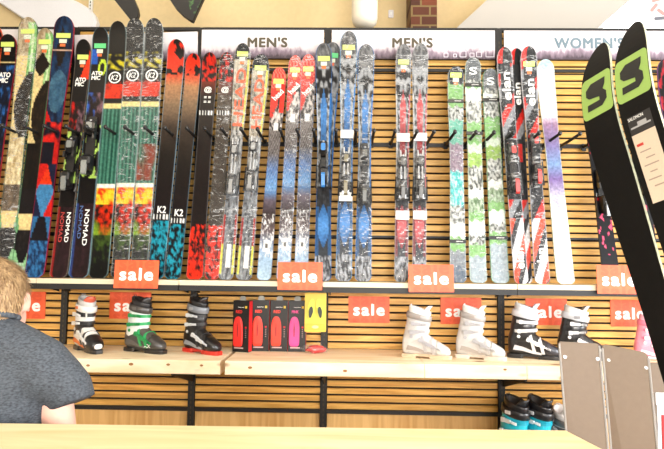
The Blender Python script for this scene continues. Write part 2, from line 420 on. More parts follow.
# ski shelf (per bay) and bench planks
shelf_top = plain('shelf_cream', rgb(214, 196, 160), .5); shelf_edge = plain('shelf_strip', rgb(222, 206, 176), .4)
snames = ['under the leftmost skis', 'under the black tipped skis', 'under the red and the orange lettered skis', 'under the wrapped blue and green skis', 'under the white and purple ski', 'beyond the right edge']
SD = .39
for i, (a, b) in enumerate(BAYS):
    t = thing('ski_shelf', 'long narrow shelf with a cream edge %s' % snames[i], 'shelf', (a, 0, SH-.06), group='shelves carrying the skis')
    m = MB(); m.box(((a+b)/2, -(SD+.035)/2, SH-.011), (b-a-.004, SD-.035, .022)); m.build('board', shelf_top, t)
    m = MB(); m.box(((a+b)/2, -SD-.002, SH-.013), (b-a-.004, .006, .032), bev=.002); m.build('edge_strip', shelf_edge, t)
    m = MB()
    m.box(((a+b)/2, -SD+.004, SH-.047), (b-a-.004, .02, .036))
    for xx in (a+.04, b-.04): m.prism([(-.03, -.022), (-SD+.02, -.022), (-SD+.02, -.035), (-.03, -.1)], (xx, 0, SH), Y, Z, X, .006)
    m.build('bracket', BLACK, t)
bw = wood('bench_pine', rgb(228, 200, 156), rgb(247, 230, 200), 'x', stretch=6, sc=1.6, knots=True, rough=.55)
BD = .58; BB = .876; BTOP = BB+.082
def plank_x(px): return at(px, 365, -BD).x
cuts = [(-2.74, plank_x(220), 'left end, under the first three boots'), (plank_x(225), plank_x(424.3), 'middle one under the insole boxes'),
        (plank_x(424.8), plank_x(526.6), 'short one under the white boots'), (plank_x(527.2), 3.6, 'right one under the black boot with white buckles')]
for i, (a, b, w) in enumerate(cuts):
    m = MB(); m.prism(rrect(BD-.03, .082, .006), ((a+b)/2, -(BD+.03)/2, BB+.041), Y, Z, X, b-a)
    m.mi = 1
    for kx, ky, kr in ((131, 367, .011), (168, 371, .009), (201.5, 366, .008), (250, 371, .010), (345, 377, .010), (505, 367, .008), (88, 368, .009)):
        kp = at(kx, ky, -BD+.0005)
        if a+.02 < kp.x < b-.02 and i < 4:
            m.prism([(kr*1.3*math.cos(j*PI/6), kr*.8*math.sin(j*PI/6)) for j in range(12)], Vector((kp.x, -BD-.0002, BB+.02+(kp.x*7 % .04))), X, Z, Y, .001)
    o = m.build('bench_plank', [bw, plain('pine_knot', rgb(150, 98, 48), .6)]); tag(o, 'thick pale pine bench plank, the %s' % w, 'shelf', 'pine bench planks')
for i, x in enumerate([-2.7432, -1.8288, -.9144, 0, 1.2192, 2.4384]):
    m = MB(); m.prism([(-.03, -.002), (-BD+.06, -.002), (-BD+.06, -.02), (-.03, -.16)], (x+.01, 0, BB), Y, Z, X, .008)
    o = m.build('shelf_bracket', BLACK); tag(o, 'black bench bracket on the post ' + names_posts[i], 'bracket', 'bench brackets')
deck_m = wood('deck_wood', rgb(190, 145, 85), rgb(216, 176, 116), 'x', stretch=8)
for i, (a, b) in enumerate(BAYS):
    m = MB(); wbox(m, a+.024, b-.024, 0, .30, -.58, .018)
    tag(m.build('base_deck', deck_m), 'low wooden base deck, the bay %s' % BN[i], 'platform', 'base decks')
# ================================================================== SKIS
def nz(x, y, s=0.0): return noise.noise(Vector((x, y, s*7.3+.5)))
def fb(x, y, s=0.0):
    x *= 1.6; y *= 1.6
    return nz(x, y, s)+.5*nz(x*2.1, y*2.1, s+1)+.25*nz(x*4.3, y*4.3, s+2)
BK = rgb(20, 19, 22); CR = rgb(226, 208, 160); MINT = rgb(150, 200, 165); LEAF = rgb(122, 178, 105); BRN = rgb(52, 40, 32)
NAVY = rgb(30, 42, 70); RED = rgb(205, 52, 44); ORG = rgb(232, 84, 40); TEAL = rgb(40, 150, 165); WH = rgb(232, 232, 230); GREY = rgb(120, 118, 116); SIL = rgb(185, 188, 190)
def band(t, stops):
    """piecewise linear colour along t"""
    if t <= stops[0][0]: return stops[0][1]
    for (a, c), (b, d) in zip(stops, stops[1:]):
        if t <= b: return mix(c, d, (t-a)/(b-a+1e-9))
    return stops[-1][1]
def d_atomic_blue(u, t):
    if abs(t-.118) < .004: return CR
    if t < .13: return BK
    n = fb(u*1.5, t*16, 1)
    return mix(mix(NAVY, rgb(20, 22, 34), .5+n), rgb(70, 130, 190), max(0, n*1.4-.05)*(1 if t < .6 else .4))
def d_leaf(dark):
    def f(u, t):
        n = fb(u*2, t*22, 3+dark)
        c = rgb(176, 158, 130) if n > 0 else rgb(196, 184, 160)
        if t > .15: c = CR
        if u > .0+.25*math.sin(t*9) and .02 < t < .28: c = mix(LEAF, rgb(190, 220, 170), .5+.9*n) if abs(u-.55) > .08 else rgb(210, 225, 190)
        if u > .45 and .24 < t < .34: c = CR
        b = 1-((t-.36)/.14)**2
        if b > 0 and u > .5-b*1.3: c = mix(BRN, rgb(90, 78, 52), max(0, n))
        if dark and .1 < t < .2 and abs(u+.2) < 1-abs(t-.15)*18: c = BRN
        if .48 < t < .66: c = mix(rgb(190, 168, 124), rgb(232, 222, 190), .5+n) if not dark else mix(BRN, rgb(30, 26, 26), .5+n)
        if .66 <= t < .76: c = mix(rgb(96, 82, 66), rgb(140, 124, 104), .5+n) if not dark else rgb(44, 38, 42)
        if .70 <= t < .92:
            k = (t-.70)/.22
            if abs(u) > 1.25-k*1.1 and t < .82: c = rgb(134, 184, 138)
            elif t >= .82: c = mix(rgb(38, 34, 36), rgb(70, 62, 60), max(0, n)) if abs(u) < (t-.76)*12 else rgb(134, 184, 138)
        if .9 < t: c = rgb(150, 190, 150) if (abs(u) > .45+(.93-t)*9) else rgb(38, 34, 36)
        if .945 < t: c = mix(rgb(220, 222, 220), rgb(150, 190, 150), .5+n*1.8)
        return c
    return f
def d_geo(u, t):
    n = fb(u*1.3, t*14, 9)
    c = mix(rgb(28, 40, 68), rgb(44, 84, 120), .5+n)
    if abs(t-.135) < .003: return rgb(220, 190, 170)
    if .04 < t < .2 and abs(u+.1) < .5-(abs(t-.13)*5): c = BRN
    r = (u*.075)**2/.0055+((t-.30)/.085)**2
    if r < 1.0: c = mix(rgb(96, 132, 152), rgb(66, 104, 130), .5+n)
    if t > .33 and u < -.9+(t-.33)*7 and t < .47: c = RED if u < -1.5+(t-.33)*13 else rgb(50, 52, 84)
    if .42 < t < .5: c = mix(rgb(34, 36, 60), rgb(220, 60, 52), .5+3*nz(u*1.5, t*30, 4))
    if .50 <= t < .58: c = rgb(36, 34, 52) if u < .4 else RED
    k = abs(t-.69)/.10
    if k < 1 and abs(u) < 1-k: c = rgb(92, 148, 186) if t > .66 else ORG
    elif .58 < t < .78: c = RED if (u < 0) == (t < .68) else rgb(44, 48, 82)
    if .78 <= t < .87: c = rgb(36, 32, 44) if abs(u) < .2+(t-.76)*7 else rgb(70, 128, 168)
    if t >= .87: c = mix(rgb(30, 54, 92), rgb(74, 134, 176), .5+1.4*fb(u*2, t*30, 5))
    return c
def d_nomad(blue):
    A = rgb(70, 110, 180) if blue else RED
    def f(u, t):
        n = fb(u*1.5, t*20, 12+blue)
        c = rgb(34, 28, 30)
        if .05 < t < .17 and u > .9-(t-.05)*9 and not blue: c = ORG
        if blue and .09 < t < .15: c = rgb(50, 110, 190) if u < -.2 else rgb(40, 36, 38)
        if blue and ((u-.45)/.5)**2+((t-.165)/.035)**2 < 1 and ((u-.45)/.3)**2+((t-.165)/.02)**2 > 1: c = rgb(200, 220, 80)
        if .27 < t < .42: c = mix(rgb(52, 34, 36), A if u < .1 else rgb(150, 120, 130), max(0, n*1.5+.15))
        if .40 < t < .62: c = mix(rgb(30, 26, 28), rgb(196, 222, 130), 1 if nz(u*1.6, t*26, 3) > .1 else 0)
        if t > .72: c = mix(rgb(52, 34, 38), rgb(72, 48, 54), .5+n)
        if t > .72 and u < -.65: c = mix(c, A, .5)
        return c
    return f
def d_flame(wrapped):
    def f(u, t):
        n = fb(u*1.6, t*30, 20)
        c = rgb(24, 20, 20)
        if .13 < t < .2: c = mix(c, rgb(206, 196, 60), .45+2.5*nz(u*1.6, t*50, 5)-abs(t-.165)*14)
        if .245 < t < .26: c = mix(c, ORG, .1+n)
        if .255 <= t < .31: c = mix(rgb(236, 78, 36), rgb(140, 50, 34), .15+n)
        if .335 <= t < .355: c = rgb(226, 214, 160)
        if .355 <= t < .65: c = mix(rgb(40, 96, 84), rgb(108, 158, 140), .5+.5*math.sin(u*15)+.5*nz(u*4, t*3, 8))
        if wrapped == 2 and .5 < t < .64: c = mix(c, rgb(150, 80, 56), max(0, .4+nz(u, t*9, 2)*2))
        if .65 <= t < .665: c = rgb(236, 232, 220)
        if .665 <= t < .73: c = mix(rgb(236, 204, 70), rgb(220, 70, 28), (.62 if t < .69 else .2)+1.8*fb(u*1.4, t*24, 6))
        if .73 <= t < .84: c = mix(mix(rgb(206, 66, 28), rgb(40, 22, 16), .3+1.6*n), rgb(140, 166, 60), .1+1.2*nz(u*1.2, t*14, 7)+(t-.77)*7)
        if t >= .84: c = mix(rgb(88, 110, 50), rgb(20, 20, 20), (t-.84)*12+n)
        return c
    return f
def d_orange_teal(s, k=0.0):
    def f(u, t):
        n = fb(u*1.6, t*24, s)
        c = band(t, [(0, rgb(226, 64, 30)), (.13+k, rgb(222, 78, 42)), (.2+k, rgb(186, 146, 112)), (.28+k, rgb(150, 128, 104)), (.38+k, rgb(84, 70, 60)), (.5, rgb(46, 38, 34)), (.74, rgb(42, 30, 34))])
        if t < .15+k and nz(u*1.5, t*26, s) > .08: c = rgb(36, 24, 24)
        if t > .77: c = mix(rgb(14, 24, 32), rgb(50, 164, 182), .45+2*fb(u*1.8, t*30, s+4))
        if .745 < t < .765: c = WH if int(u*5+10+int(t*400)) % 2 else rgb(20, 24, 28)
        return c
    return f
def d_redblack(s, lite):
    def f(u, t):
        base = rgb(98, 84, 70) if lite else rgb(52, 38, 36)
        c = mix(base, rgb(70, 62, 52) if lite else rgb(40, 30, 30), t)
        if t < .13: c = mix(rgb(210, 56, 32), rgb(34, 24, 24), .5+2.4*fb(u*1.5, t*26, s))
        elif t < .24: c = mix(rgb(130, 62, 44), c, (t-.13)*14)
        if .265 < t < .285: c = WH if int(u*5+10+int(t*360)) % 2 else rgb(30, 28, 28)
        if t > .775+.012*nz(u*3, 1, s): c = mix(rgb(222, 66, 34), rgb(50, 24, 20), (.45 if t < .9 else .1)+1.7*fb(u*1.8, t*28, s+3))
        return c
    return f
def d_head(s):
    def f(u, t):
        n = fb(u*2, t*20, s)
        c = rgb(30, 30, 34)
        if t > .07: c = mix(rgb(206, 200, 186), rgb(110, 106, 100), .35+n)
        if t > .07 and u > .72: c = rgb(210, 206, 110)
        if t > .38: c = mix(rgb(200, 200, 198), rgb(84, 84, 86), .4+n*1.4)
        if .62 < t: c = mix(rgb(86, 86, 90), rgb(160, 164, 168), .5+n)
        if .74 < t < .86 and abs(u) > .65: c = rgb(170, 52, 44)
        if .86 <= t < .98 and abs(u) > .65: c = rgb(206, 204, 92)
        if .86 < t < .95 and abs(u-.1) < .35: c = rgb(236, 234, 230)
        return c
    return f
def d_pinkblue(s):
    def f(u, t):
        n = fb(u*1.6, t*22, s)
        c = rgb(222, 84, 74) if (int((u+3)*4)+int(t*120)) % 2 or t > .1 else rgb(240, 150, 136)
        if u+t*12-2.2 > .4*n and t > .12: c = mix(rgb(60, 56, 56), rgb(214, 208, 204), .5+2*n)
        if .08 < t < .22 and u > .35 and s % 2: c = rgb(226, 70, 52)
        if t > .3: c = band(t, [(.3, rgb(110, 100, 98)), (.42, rgb(96, 86, 84)), (.5, rgb(80, 120, 170)), (.58, rgb(110, 160, 204)), (.64, rgb(120, 110, 120)), (.7, rgb(82, 70, 70)), (.78, rgb(120, 108, 110)), (.88, rgb(166, 186, 206)), (1, rgb(190, 210, 226))])
        if .3 < t < .6: c = mix(c, WH, .28*(int((u*9+t*90)) % 2))
        if .7 < t < .9: c = mix(c, WH, max(0, 2*fb(u*3, t*40, s+2)))
        if .27 < t < .305 and abs(u-.05) < .36: c = WH
        if .82 < t < .875 and abs(u) < .4: c = WH if abs(u) > .18 or abs(t-.847) > .012 else GREY
        return c
    return f
def d_spear(col, s):
    dk = mix(col, BK, .55)
    def f(u, t):
        n = fb(u*2.2, t*26, s)
        c = mix(rgb(58, 60, 64), rgb(176, 180, 184), .5+1.5*n)
        if t < .1: c = mix(rgb(90, 90, 92), rgb(150, 150, 150), .5+n)
        if .1 < t < .24: c = mix(rgb(34, 34, 38), rgb(170, 172, 174), .5+3*nz(abs(u)*2.2, t*34, s+1))
        if .2 < t < .62 and abs(u) < .5*min(1, (t-.2)*12): c = mix(mix(col, WH, .12), dk, abs(t-.30)*4.5+.5*max(0, nz(u*3, t*40, s)))
        if .22 < t < .66 and abs(u) > .8: c = mix(col, dk, .2) if u > 0 else rgb(190, 192, 192)
        if .62 < t < .72: c = mix(rgb(70, 72, 76), rgb(30, 30, 34), .5+n)
        k = abs(t-.78)/.09
        if k < 1 and abs(u) < .75*(1-k*k): c = mix(mix(col, WH, .15), dk, .9*k)
        elif .7 < t < .9: c = mix(rgb(60, 64, 70), col, .35 if abs(u) > .6 else .0)
        if t >= .9: c = mix(rgb(66, 68, 72), rgb(176, 178, 182), .5+1.6*n)
        return c
    return f
def d_green(s, teal):
    G = rgb(142, 182, 124); T = rgb(84, 170, 148)
    def f(u, t):
        n = fb(u*2.5, t*30, s)
        j = t+.006*math.sin(u*6+s)
        pat = mix(rgb(84, 88, 84), rgb(206, 208, 204), .6+1.6*nz(u*4, t*60, s+1))
        if teal: st = [(.08, rgb(52, 56, 62)), (.19, G), (.255, pat), (.37, mix(T, WH, .15)), (.5, mix(rgb(150, 128, 146), pat, .25)), (.66, mix(rgb(92, 186, 184), WH, max(0, .2+n))), (.74, pat), (.8, rgb(226, 228, 228)), (.86, G), (.93, rgb(140, 146, 152)), (1.01, rgb(110, 122, 136))]
        else: st = [(.10, rgb(112, 116, 118)), (.13, pat), (.2, G), (.26, rgb(228, 232, 228)), (.36, pat), (.46, G), (.5, mix(rgb(226, 230, 226), G, .3)), (.56, mix(G, rgb(210, 220, 90), .3)), (.66, pat), (.7, rgb(230, 234, 230)), (.76, mix(pat, G, .4)), (.8, G), (.86, rgb(226, 230, 228)), (.9, pat), (.95, G), (1.01, rgb(170, 180, 186))]
        j = (j+s*.031) if not teal and t > .12 else j
        for a, c in st:
            if j < a: return mix(c, WH, max(0, n*.25))
        return st[-1][1]
    return f
def d_diag(s):
    def f(u, t):
        n = fb(u*2, t*20, s)
        k = (u*.9+t*17+s) % 3.0
        c = rgb(30, 30, 34) if k < 1.2 else (rgb(206, 50, 38) if k < 2.1 else rgb(150, 152, 156))
        if t < .07: c = rgb(30, 30, 34) if u > -.3 else rgb(214, 52, 40)
        if .07 < t < .25 and abs(u) < .7: c = rgb(56, 58, 62)
        if .4 < t < .66: c = rgb(200, 54, 46) if (.42 < t < .5 and abs(u) < .5) else rgb(44, 44, 50)
        if .74 < t: c = rgb(228, 92, 60) if (u*.9+t*11+s) % 2.4 < .8 else (rgb(54, 54, 60) if (u*.9+t*11+s) % 2.4 < 1.5 else rgb(226, 226, 228))
        return mix(c, WH, max(0, n*.12))
    return f
def d_pastel(u, t):
    n = fb(u*1.6, t*9, 31)
    c = band(t, [(0, rgb(196, 222, 226)), (.15, rgb(232, 230, 234)), (.26, rgb(236, 224, 228)), (.3, rgb(176, 148, 172)), (.4, rgb(160, 150, 190)), (.48, rgb(150, 176, 208)), (.55, rgb(150, 128, 176)), (.62, rgb(206, 202, 218)), (.75, rgb(226, 228, 232)), (1, rgb(232, 238, 242))])
    c = tuple(x*.86 for x in c)
    if u < -.93 and t > .4: c = rgb(176, 178, 120)
    return mix(c, rgb(150, 150, 186), max(0, n*.5) if .25 < t < .6 else max(0, n*.2))
def d_dark_pink(s):
    def f(u, t):
        c = rgb(34, 34, 42)
        if u > .2 and .3 < t < .55: c = rgb(100, 116, 150)
        if t < .35 and nz(u*2, t*22, s) > .15: c = rgb(170, 50, 66)
        if .6 < t < .86 and nz(u*3, t*36, s) > .42: c = rgb(226, 110, 140)
        if abs(t-.58) < .01: c = rgb(206, 40, 60)
        return c
    return f

GREENTAG = plain('tag_lime', rgb(206, 222, 110), .5); GREENTAG2 = plain('tag_green', rgb(96, 205, 128), .5); ORANGE = plain('tag_orange', rgb(232, 110, 52), .5)
BRONZE = plain('binding_olive', rgb(70, 66, 44), .4)
class Frame: pass
def ski(lab, short, top, bot, wp, design, yt=-.11, yb=-.31, wrap=0, tagc=None, tagt=.1, edge=(60, 62, 66), bind=None, strap=(), tip=.03, letters=(), square=0, tip_len=.055, bow=.0, papers=()):
    A = at(*bot, yb); A.z = SH+.004+ .0
    B = at(*top, yt)
    V = (B-A); L = V.length; V.normalize()
    U = X-V*X.dot(V); U.normalize(); Nn = U.cross(V)      # towards the camera is -y
    if Nn.y > 0: Nn = -Nn
    sc = scale((A+B)/2); ws = [w/sc/2 for w in wp]
    th = .011
    o = thing('ski', lab, 'ski', A, group='skis leaning on the slatwall')
    def hw(t):
        tt = 1-t
        if t < .45: w = ws[1]+(ws[0]-ws[1])*(.5+.5*math.cos(PI*min(1, max(0, (t-.09)/.36))))
        else: w = ws[1]+(ws[2]-ws[1])*(.5-.5*math.cos(PI*min(1, (t-.45)/.5)))
        if t < tip_len: w *= (max(0, 1-((tip_len-t)/tip_len)**(2.3+square))**.5)
        lb = .022
        if t > 1-lb: w *= max(.55, (1-((t-1+lb)/lb)**3*.9)**.5)
        return max(w, .003)
    def nof(t):
        z = 0
        if t < .15: z += tip*((.15-t)/.15)**2
        if t > .93: z += .012*((t-.93)/.07)**2
        return z+.012*math.sin(PI*min(1, t/.95))*0
    def P(u, t, n=0, wx=1.0): return A+V*(L*(1-t))+U*(u*hw(t)*wx)+Nn*(nof(t)+n+th)
    ts = [0, .002, .005, .01, .016, .024, .033, .044]+[.055+i*(.925/178) for i in range(179)]+[.985, .99, .995, 1]
    NU = 16; m = MB(); m.vc = []
    e = rgb(*edge)
    nr = len(ts)
    for t in ts:
        m.add([P(-1+2*i/NU, t) for i in range(NU+1)]+[P(1, t), P(1, t, -th), P(-1, t, -th), P(-1, t)])
        for i in range(NU+1):
            um = -1+2*i/NU; c = design(um, t)
            if abs(um) > .95: c = mix(c, e, .7)
            m.vc.append(c)
        m.vc += [e]*4
    K = NU+5
    for j in range(nr-1):
        for i in range(K):
            if i in (NU, NU+4): continue
            a = j*K+i; b = j*K+(i+1) % K
            m.face((a, b, b+K, a+K))
    m.face((NU+1, NU+2, NU+3, NU+4)); m.face([(nr-1)*K+i for i in (NU+1, NU+2, NU+3, NU+4)])
    m.build('ski_body', TOPSHEET, o, paint=True, fixn=False)
    if tagc is not None:
        q = MB(); w = ws[0]*.62; O = P(0, tagt, .0015); s = tagt
        def lay(tc_, hw_, hh, mi, n=.0015):
            q.mi = mi; V2 = (P(0, tc_-.004)-P(0, tc_+.004)).normalized(); N2 = Nn
            O2 = P(0, tc_, n); q.prism([(-hw_, -hh), (hw_, -hh), (hw_, hh), (-hw_, hh)], O2, U, V2, N2, .001)
        lay(tagt, w*1.15, .017, 0); lay(tagt+.022, w*.6, .014, 1, .0016); lay(tagt+.038, w*.42, .01, 2, .0017)
        q.build('price_sticker', [GREENTAG2 if tagc == 2 else GREENTAG, plain('tag_white', rgb(214, 220, 196), .5), ORANGE], o)
    for spec in letters:
        s, t, w, h, col, rot = spec[:6]
        q = MB(); O = P(spec[6] if len(spec) > 6 else 0, t, .0022)
        V2 = (P(0, t-.01)-P(0, t+.01)).normalized()
        if s == 'ring':
            k = 24; r1, r2 = w/2, w/2*.78
            n = q.add([O+U*(r*math.cos(2*PI*i/k))+V2*(r*math.sin(2*PI*i/k)) for r in (r1, r2) for i in range(k)])
            for i in range(k): q.face((n+i, n+(i+1) % k, n+k+(i+1) % k, n+k+i))
            add_text(q, 'K2', O, U, V2, w*.5, w*.42, .0003, bold=.03, shear=.2)
        elif rot == 90: add_text(q, s, O, V2, -U, w, h, 0, bold=.05, spacing=spec[7] if len(spec) > 7 else 1)
        elif rot == -90: add_text(q, s, O, -V2, U, w, h, 0, bold=.03)
        elif rot:
            ca, sa = math.cos(math.radians(rot)), math.sin(math.radians(rot)); add_text(q, s, O, U*ca+V2*sa, V2*ca-U*sa, w, h, 0, bold=.03)
        else: add_text(q, s, O, U, V2, w, h, 0, bold=.03)
        q.build('lettering', plain('letter_%d_%d_%d' % col, rgb(*col), .5), o, fixn=False)
    if bind:
        kind, t0, t1, accent = bind
        acc = plain('binding_%d_%d_%d' % accent, rgb(*accent), .35, coat=.3)
        dark = BLKP
        w = ws[1]*.95
        q = MB(); q.mi = 0
        Lt = (t1-t0)*L; Oc = P(0, (t0+t1)/2, .007)
        q.prism(rrect(w*1.2, Lt, w*.3), Oc, U, V, Nn, .014, taper=.9)
        q.build('binding_plate', acc if kind == 'silver' else dark, o)
        # toe piece: side profile in V,N extruded over U
        T = P(0, t0+.25*(t1-t0), .014); H = P(0, t0+.75*(t1-t0), .014)
        q = MB(); q.mi = 0
        q.prism([(-.05, 0), (-.045, .022), (-.01, .045), (.035, .042), (.06, .02), (.065, 0)], T, V, Nn, U, w*1.35, taper=.8, bevel=.2)
        for sgn in (-1, 1):
            q.prism([(-.02, 0), (.02, .0), (.012, .03), (-.03, .034)], T+U*(sgn*w*.62)-V*.05+Nn*.012, V, Nn, U, .014)
        q.mi = 1; q.prism(rrect(w*.7, .05, .008), T+V*.01+Nn*.046, U, V, Nn, .006)
        q.mi = 2; q.ell(T+V*.052+Nn*.02, (.011, .011, .011), 8, 6)
        q.build('toe_piece', [dark, acc, SILV], o)
        q = MB(); q.mi = 0
        q.prism([(-.075, 0), (-.07, .03), (-.03, .062), (.02, .06), (.04, .035), (.045, 0)], H, V, Nn, U, w*1.25, taper=.8, bevel=.2)
        q.mi = 1
        q.prism([(-.11, .052), (-.1, .066), (-.02, .075), (.0, .06), (-.03, .052)], H, V, Nn, U, w*.6, taper=.9)
        q.mi = 0
        for sgn in (-1, 1): q.tube([H+U*(sgn*w*.6)+V*.04, H+U*(sgn*w*1.1)+V*.06+Nn*.01, H+U*(sgn*w*1.15)-V*.07+Nn*.004, H+U*(sgn*w*1.1)-V*.1+Nn*.004], [.004, .004, .006, .009], 6)
        q.build('heel_piece', [dark, acc], o)
        if kind == 'silver':
            q = MB()
            for sgn in (-1, 1):
                q.tube([T+U*(sgn*w*.45)+Nn*.02+V*.09, T+U*(sgn*w*.3)+Nn*.03, H+U*(sgn*w*.3)+Nn*.03, H+U*(sgn*w*.45)+Nn*.02-V*.09], .007, 6)
            q.build('rail', SILV, o)
    for t in papers:
        q = MB(); q.prism(rrect(ws[1]*2.1, .058, .004), P(.05, t, .012 if not bind else .016), U, V, Nn, .004)
        q.build('paper_tag', plain('tag_paper', rgb(236, 234, 230), .6), o)
    for t in strap:
        q = MB(); q.prism(rrect(ws[1]*2.4, .022, .004), P(0, t, .004), U, V, Nn, .014)
        q.mi = 1; add_text(q, 'salomon', P(.2, t, .0118), U, V, ws[1]*1.0, .009, 0, bold=.02)
        q.build('ski_strap', [BLKP, WHT], o, fixn=False)
    if wrap:
        q = MB(); K2 = 9; tw = [i/60 for i in range(61)]; base = .07 if bind else .008
        rings = []
        for t in tw:
            lift = .006
            if bind and bind[1]-.03 < t < bind[2]+.03: lift = .006+.075*min(1, max(0, (t-bind[1]+.03)/.05))*min(1, max(0, (bind[2]+.03-t)/.05))
            ring = []
            te = min(max(t, .004), 1)
            for i in range(K2+1):
                u = -1.12+2.24*i/K2
                e_ = (1-(u/1.12)**4)
                ring.append(P(u, te, lift*e_-.004*(1-e_)+.0035*nz(u*2, t*25, wrap)*e_, 1.0)+U*(0.002*nz(u, t*30, wrap+3)))
            rings.append(ring)
        q.loft(rings, False, False, closed=False)
        wo = q.build('plastic_wrap', FILM, o, smooth=True, fixn=False); wo['label'] = 'clear crinkled plastic wrap'
    return o, short
WL = (236, 236, 232)
SK = []
def add(*a, **k): SK.append(ski(*a, **k))
add('dark ski with a brown and orange edge, cut by the left edge of the photo', 'the leftmost ski', (-2, 28), (-40, 277), (17, 13, 16), d_redblack(2, 1), edge=(210, 120, 60), tagc=1, tagt=.12)
add('blue and black ski lettered ATOMIC, second from the left edge', 'the blue ATOMIC ski', (11, 37), (-20, 277), (19, 15, 17), d_atomic_blue, tagc=1, tagt=.042, edge=(190, 70, 80), letters=[('ATO\nMIC', .185, .078, .075, WL, 0)], wrap=0)
add('wrapped cream and green leaf ski, taller one of the leaf pair', 'the tall cream leaf ski', (31, 20), (3, 277), (20, 16, 18), d_leaf(0), tagc=1, tagt=.055, edge=(70, 110, 80), wrap=3)
add('dark centred cream and green leaf ski, shorter one of the leaf pair', 'the short dark leaf ski', (48, 31), (20, 277), (18, 15, 17), d_leaf(1), tagc=1, tagt=.055, edge=(120, 170, 130))
add('ski with navy blue circle, red triangles and blue diamond graphics', 'the blue and red diamond ski', (67, 19), (35, 278), (21, 17, 19), d_geo, tagc=1, tagt=.075, edge=(170, 50, 70), bow=.01)
add('black ski with red corner lettered ATOMIC and NOMAD, with binding', 'the red ATOMIC ski', (86, 42), (59, 278), (16, 15, 17), d_nomad(0), tagc=1, tagt=.075, letters=[('ATO\nMIC', .185, .072, .062, WL, 0), ('NOMAD', .80, .2, .026, WL, -90, .45), ('NOMAD', .80, .2, .024, (170, 50, 46), -90, -.3)], bind=('dark', .41, .66, (130, 132, 128)), edge=(150, 140, 130))
add('black and blue ski with green tag lettered ATOMIC and NOMAD, with binding', 'the green tagged ATOMIC ski', (103, 30), (79, 278), (17, 17, 19), d_nomad(1), tagc=2, tagt=.075, letters=[('ATO\nMIC', .2, .075, .062, WL, 0, -.1), ('NOMAD', .81, .24, .03, WL, -90, .3), ('NOMAD', .79, .22, .022, (72, 100, 150), -90, -.35)], bind=('dark', .36, .62, (150, 152, 148)), edge=(160, 190, 200))
add('unwrapped black tipped ski with flames, white ring logo and teal planks', 'the unwrapped ring logo ski', (120, 24), (99, 278), (18, 19, 18), d_flame(0), letters=[('ring', .228, .088, 0, WL, 0)], edge=(150, 170, 170))
add('wrapped flame ski with white ring logo, left one of the wrapped two', 'the left wrapped ring logo ski', (137, 21), (120, 278), (18.5, 19, 16), d_flame(1), letters=[('ring', .228, .088, 0, WL, 0)], wrap=5, edge=(180, 190, 190))
add('wrapped flame ski with white ring logo, right one of the wrapped two', 'the right wrapped ring logo ski', (156, 21), (139, 278), (18.5, 19, 16), d_flame(2), letters=[('ring', .228, .088, 0, WL, 0)], wrap=8, edge=(170, 180, 180))
add('tall orange tipped ski fading to dark brown with a teal tail', 'the tall orange and teal ski', (178, 42), (156, 278), (18, 17, 16), d_orange_teal(3), letters=[('K2', .725, .055, .045, WL, 0)], edge=(150, 170, 180))
add('short orange tipped ski fading to dark brown with a teal tail', 'the short orange and teal ski', (195, 56), (173, 278), (16, 15, 15), d_orange_teal(6, -.05), letters=[('K2', .72, .055, .045, WL, 0)], edge=(110, 130, 140))
add('dark brown ski with red black tip and orange skull tail', 'the dark skull ski', (211, 55), (195, 278), (15.5, 14.5, 16), d_redblack(4, 0), letters=[('@', .17, .05, .045, WL, 0), ('= =\n= =', .215, .045, .045, WL, 0)], edge=(130, 130, 130))
add('wrapped olive grey ski with red black tip and orange skull tail', 'the wrapped skull ski', (228, 55), (212, 278), (15, 13, 15), d_redblack(7, 1), letters=[('@', .17, .05, .045, WL, 0)], edge=(120, 116, 100), wrap=2)
add('wrapped silver ski with orange HEAD lettering, taller of the two', 'the tall HEAD ski', (244, 46), (226, 279), (16, 12, 14), d_head(1), tagc=1, tagt=.045, letters=[('HEAD', .235, .42, .062, (226, 92, 52), 90)], bind=('silver', .42, .66, (150, 150, 148)), wrap=4, edge=(190, 190, 190))
add('wrapped silver ski with orange HEAD lettering, shorter of the two', 'the short HEAD ski', (262, 57), (244, 281), (17, 12, 15), d_head(4), tagc=1, tagt=.06, letters=[('HEAD', .225, .36, .062, (226, 92, 52), 90)], bind=('silver', .38, .62, (150, 150, 148)), wrap=6, edge=(150, 160, 170))
add('shortest ski with a red head logo tip and blue middle', 'the shortest red and blue ski', (280, 70), (264, 281), (15, 11.5, 14), d_pinkblue(1), tagc=1, tagt=.065, letters=[('head', .13, .085, .04, WL, 50)], edge=(110, 100, 100))
add('wrapped ski with pink tip and pale blue tail, middle of three alike', 'the middle pink tipped ski', (296, 58), (283, 281), (14, 12, 13), d_pinkblue(2), tagc=1, tagt=.065, letters=[('head', .15, .085, .04, WL, 50)], wrap=3, edge=(150, 150, 160))
add('wrapped ski with pink tip and pale blue tail, right one of three alike', 'the right pink tipped ski', (309, 57), (301, 281), (15, 12.5, 13), d_pinkblue(4), tagc=1, tagt=.065, letters=[('head', .16, .085, .04, WL, 50)], wrap=7, edge=(150, 160, 180))
SPB = rgb(44, 134, 196); SPR = rgb(196, 66, 74)
ski_b, _ = ski('blue and silver ski with green tag, mostly hidden behind another blue ski', '', (333, 45), (321, 283), (17, 12, 14), d_spear(SPB, 9), yt=-.075, yb=-.27, tagc=2, tagt=.055, edge=(60, 110, 150))
add('front blue ski with binding and lime tag, left of the three blue ones', 'the left blue ski', (324, 46), (323, 284), (17, 12.5, 16), d_spear(SPB, 2), tagc=1, tagt=.065, bind=('dark', .42, .62, (40, 120, 190)), edge=(40, 120, 180), yt=-.13, yb=-.35)
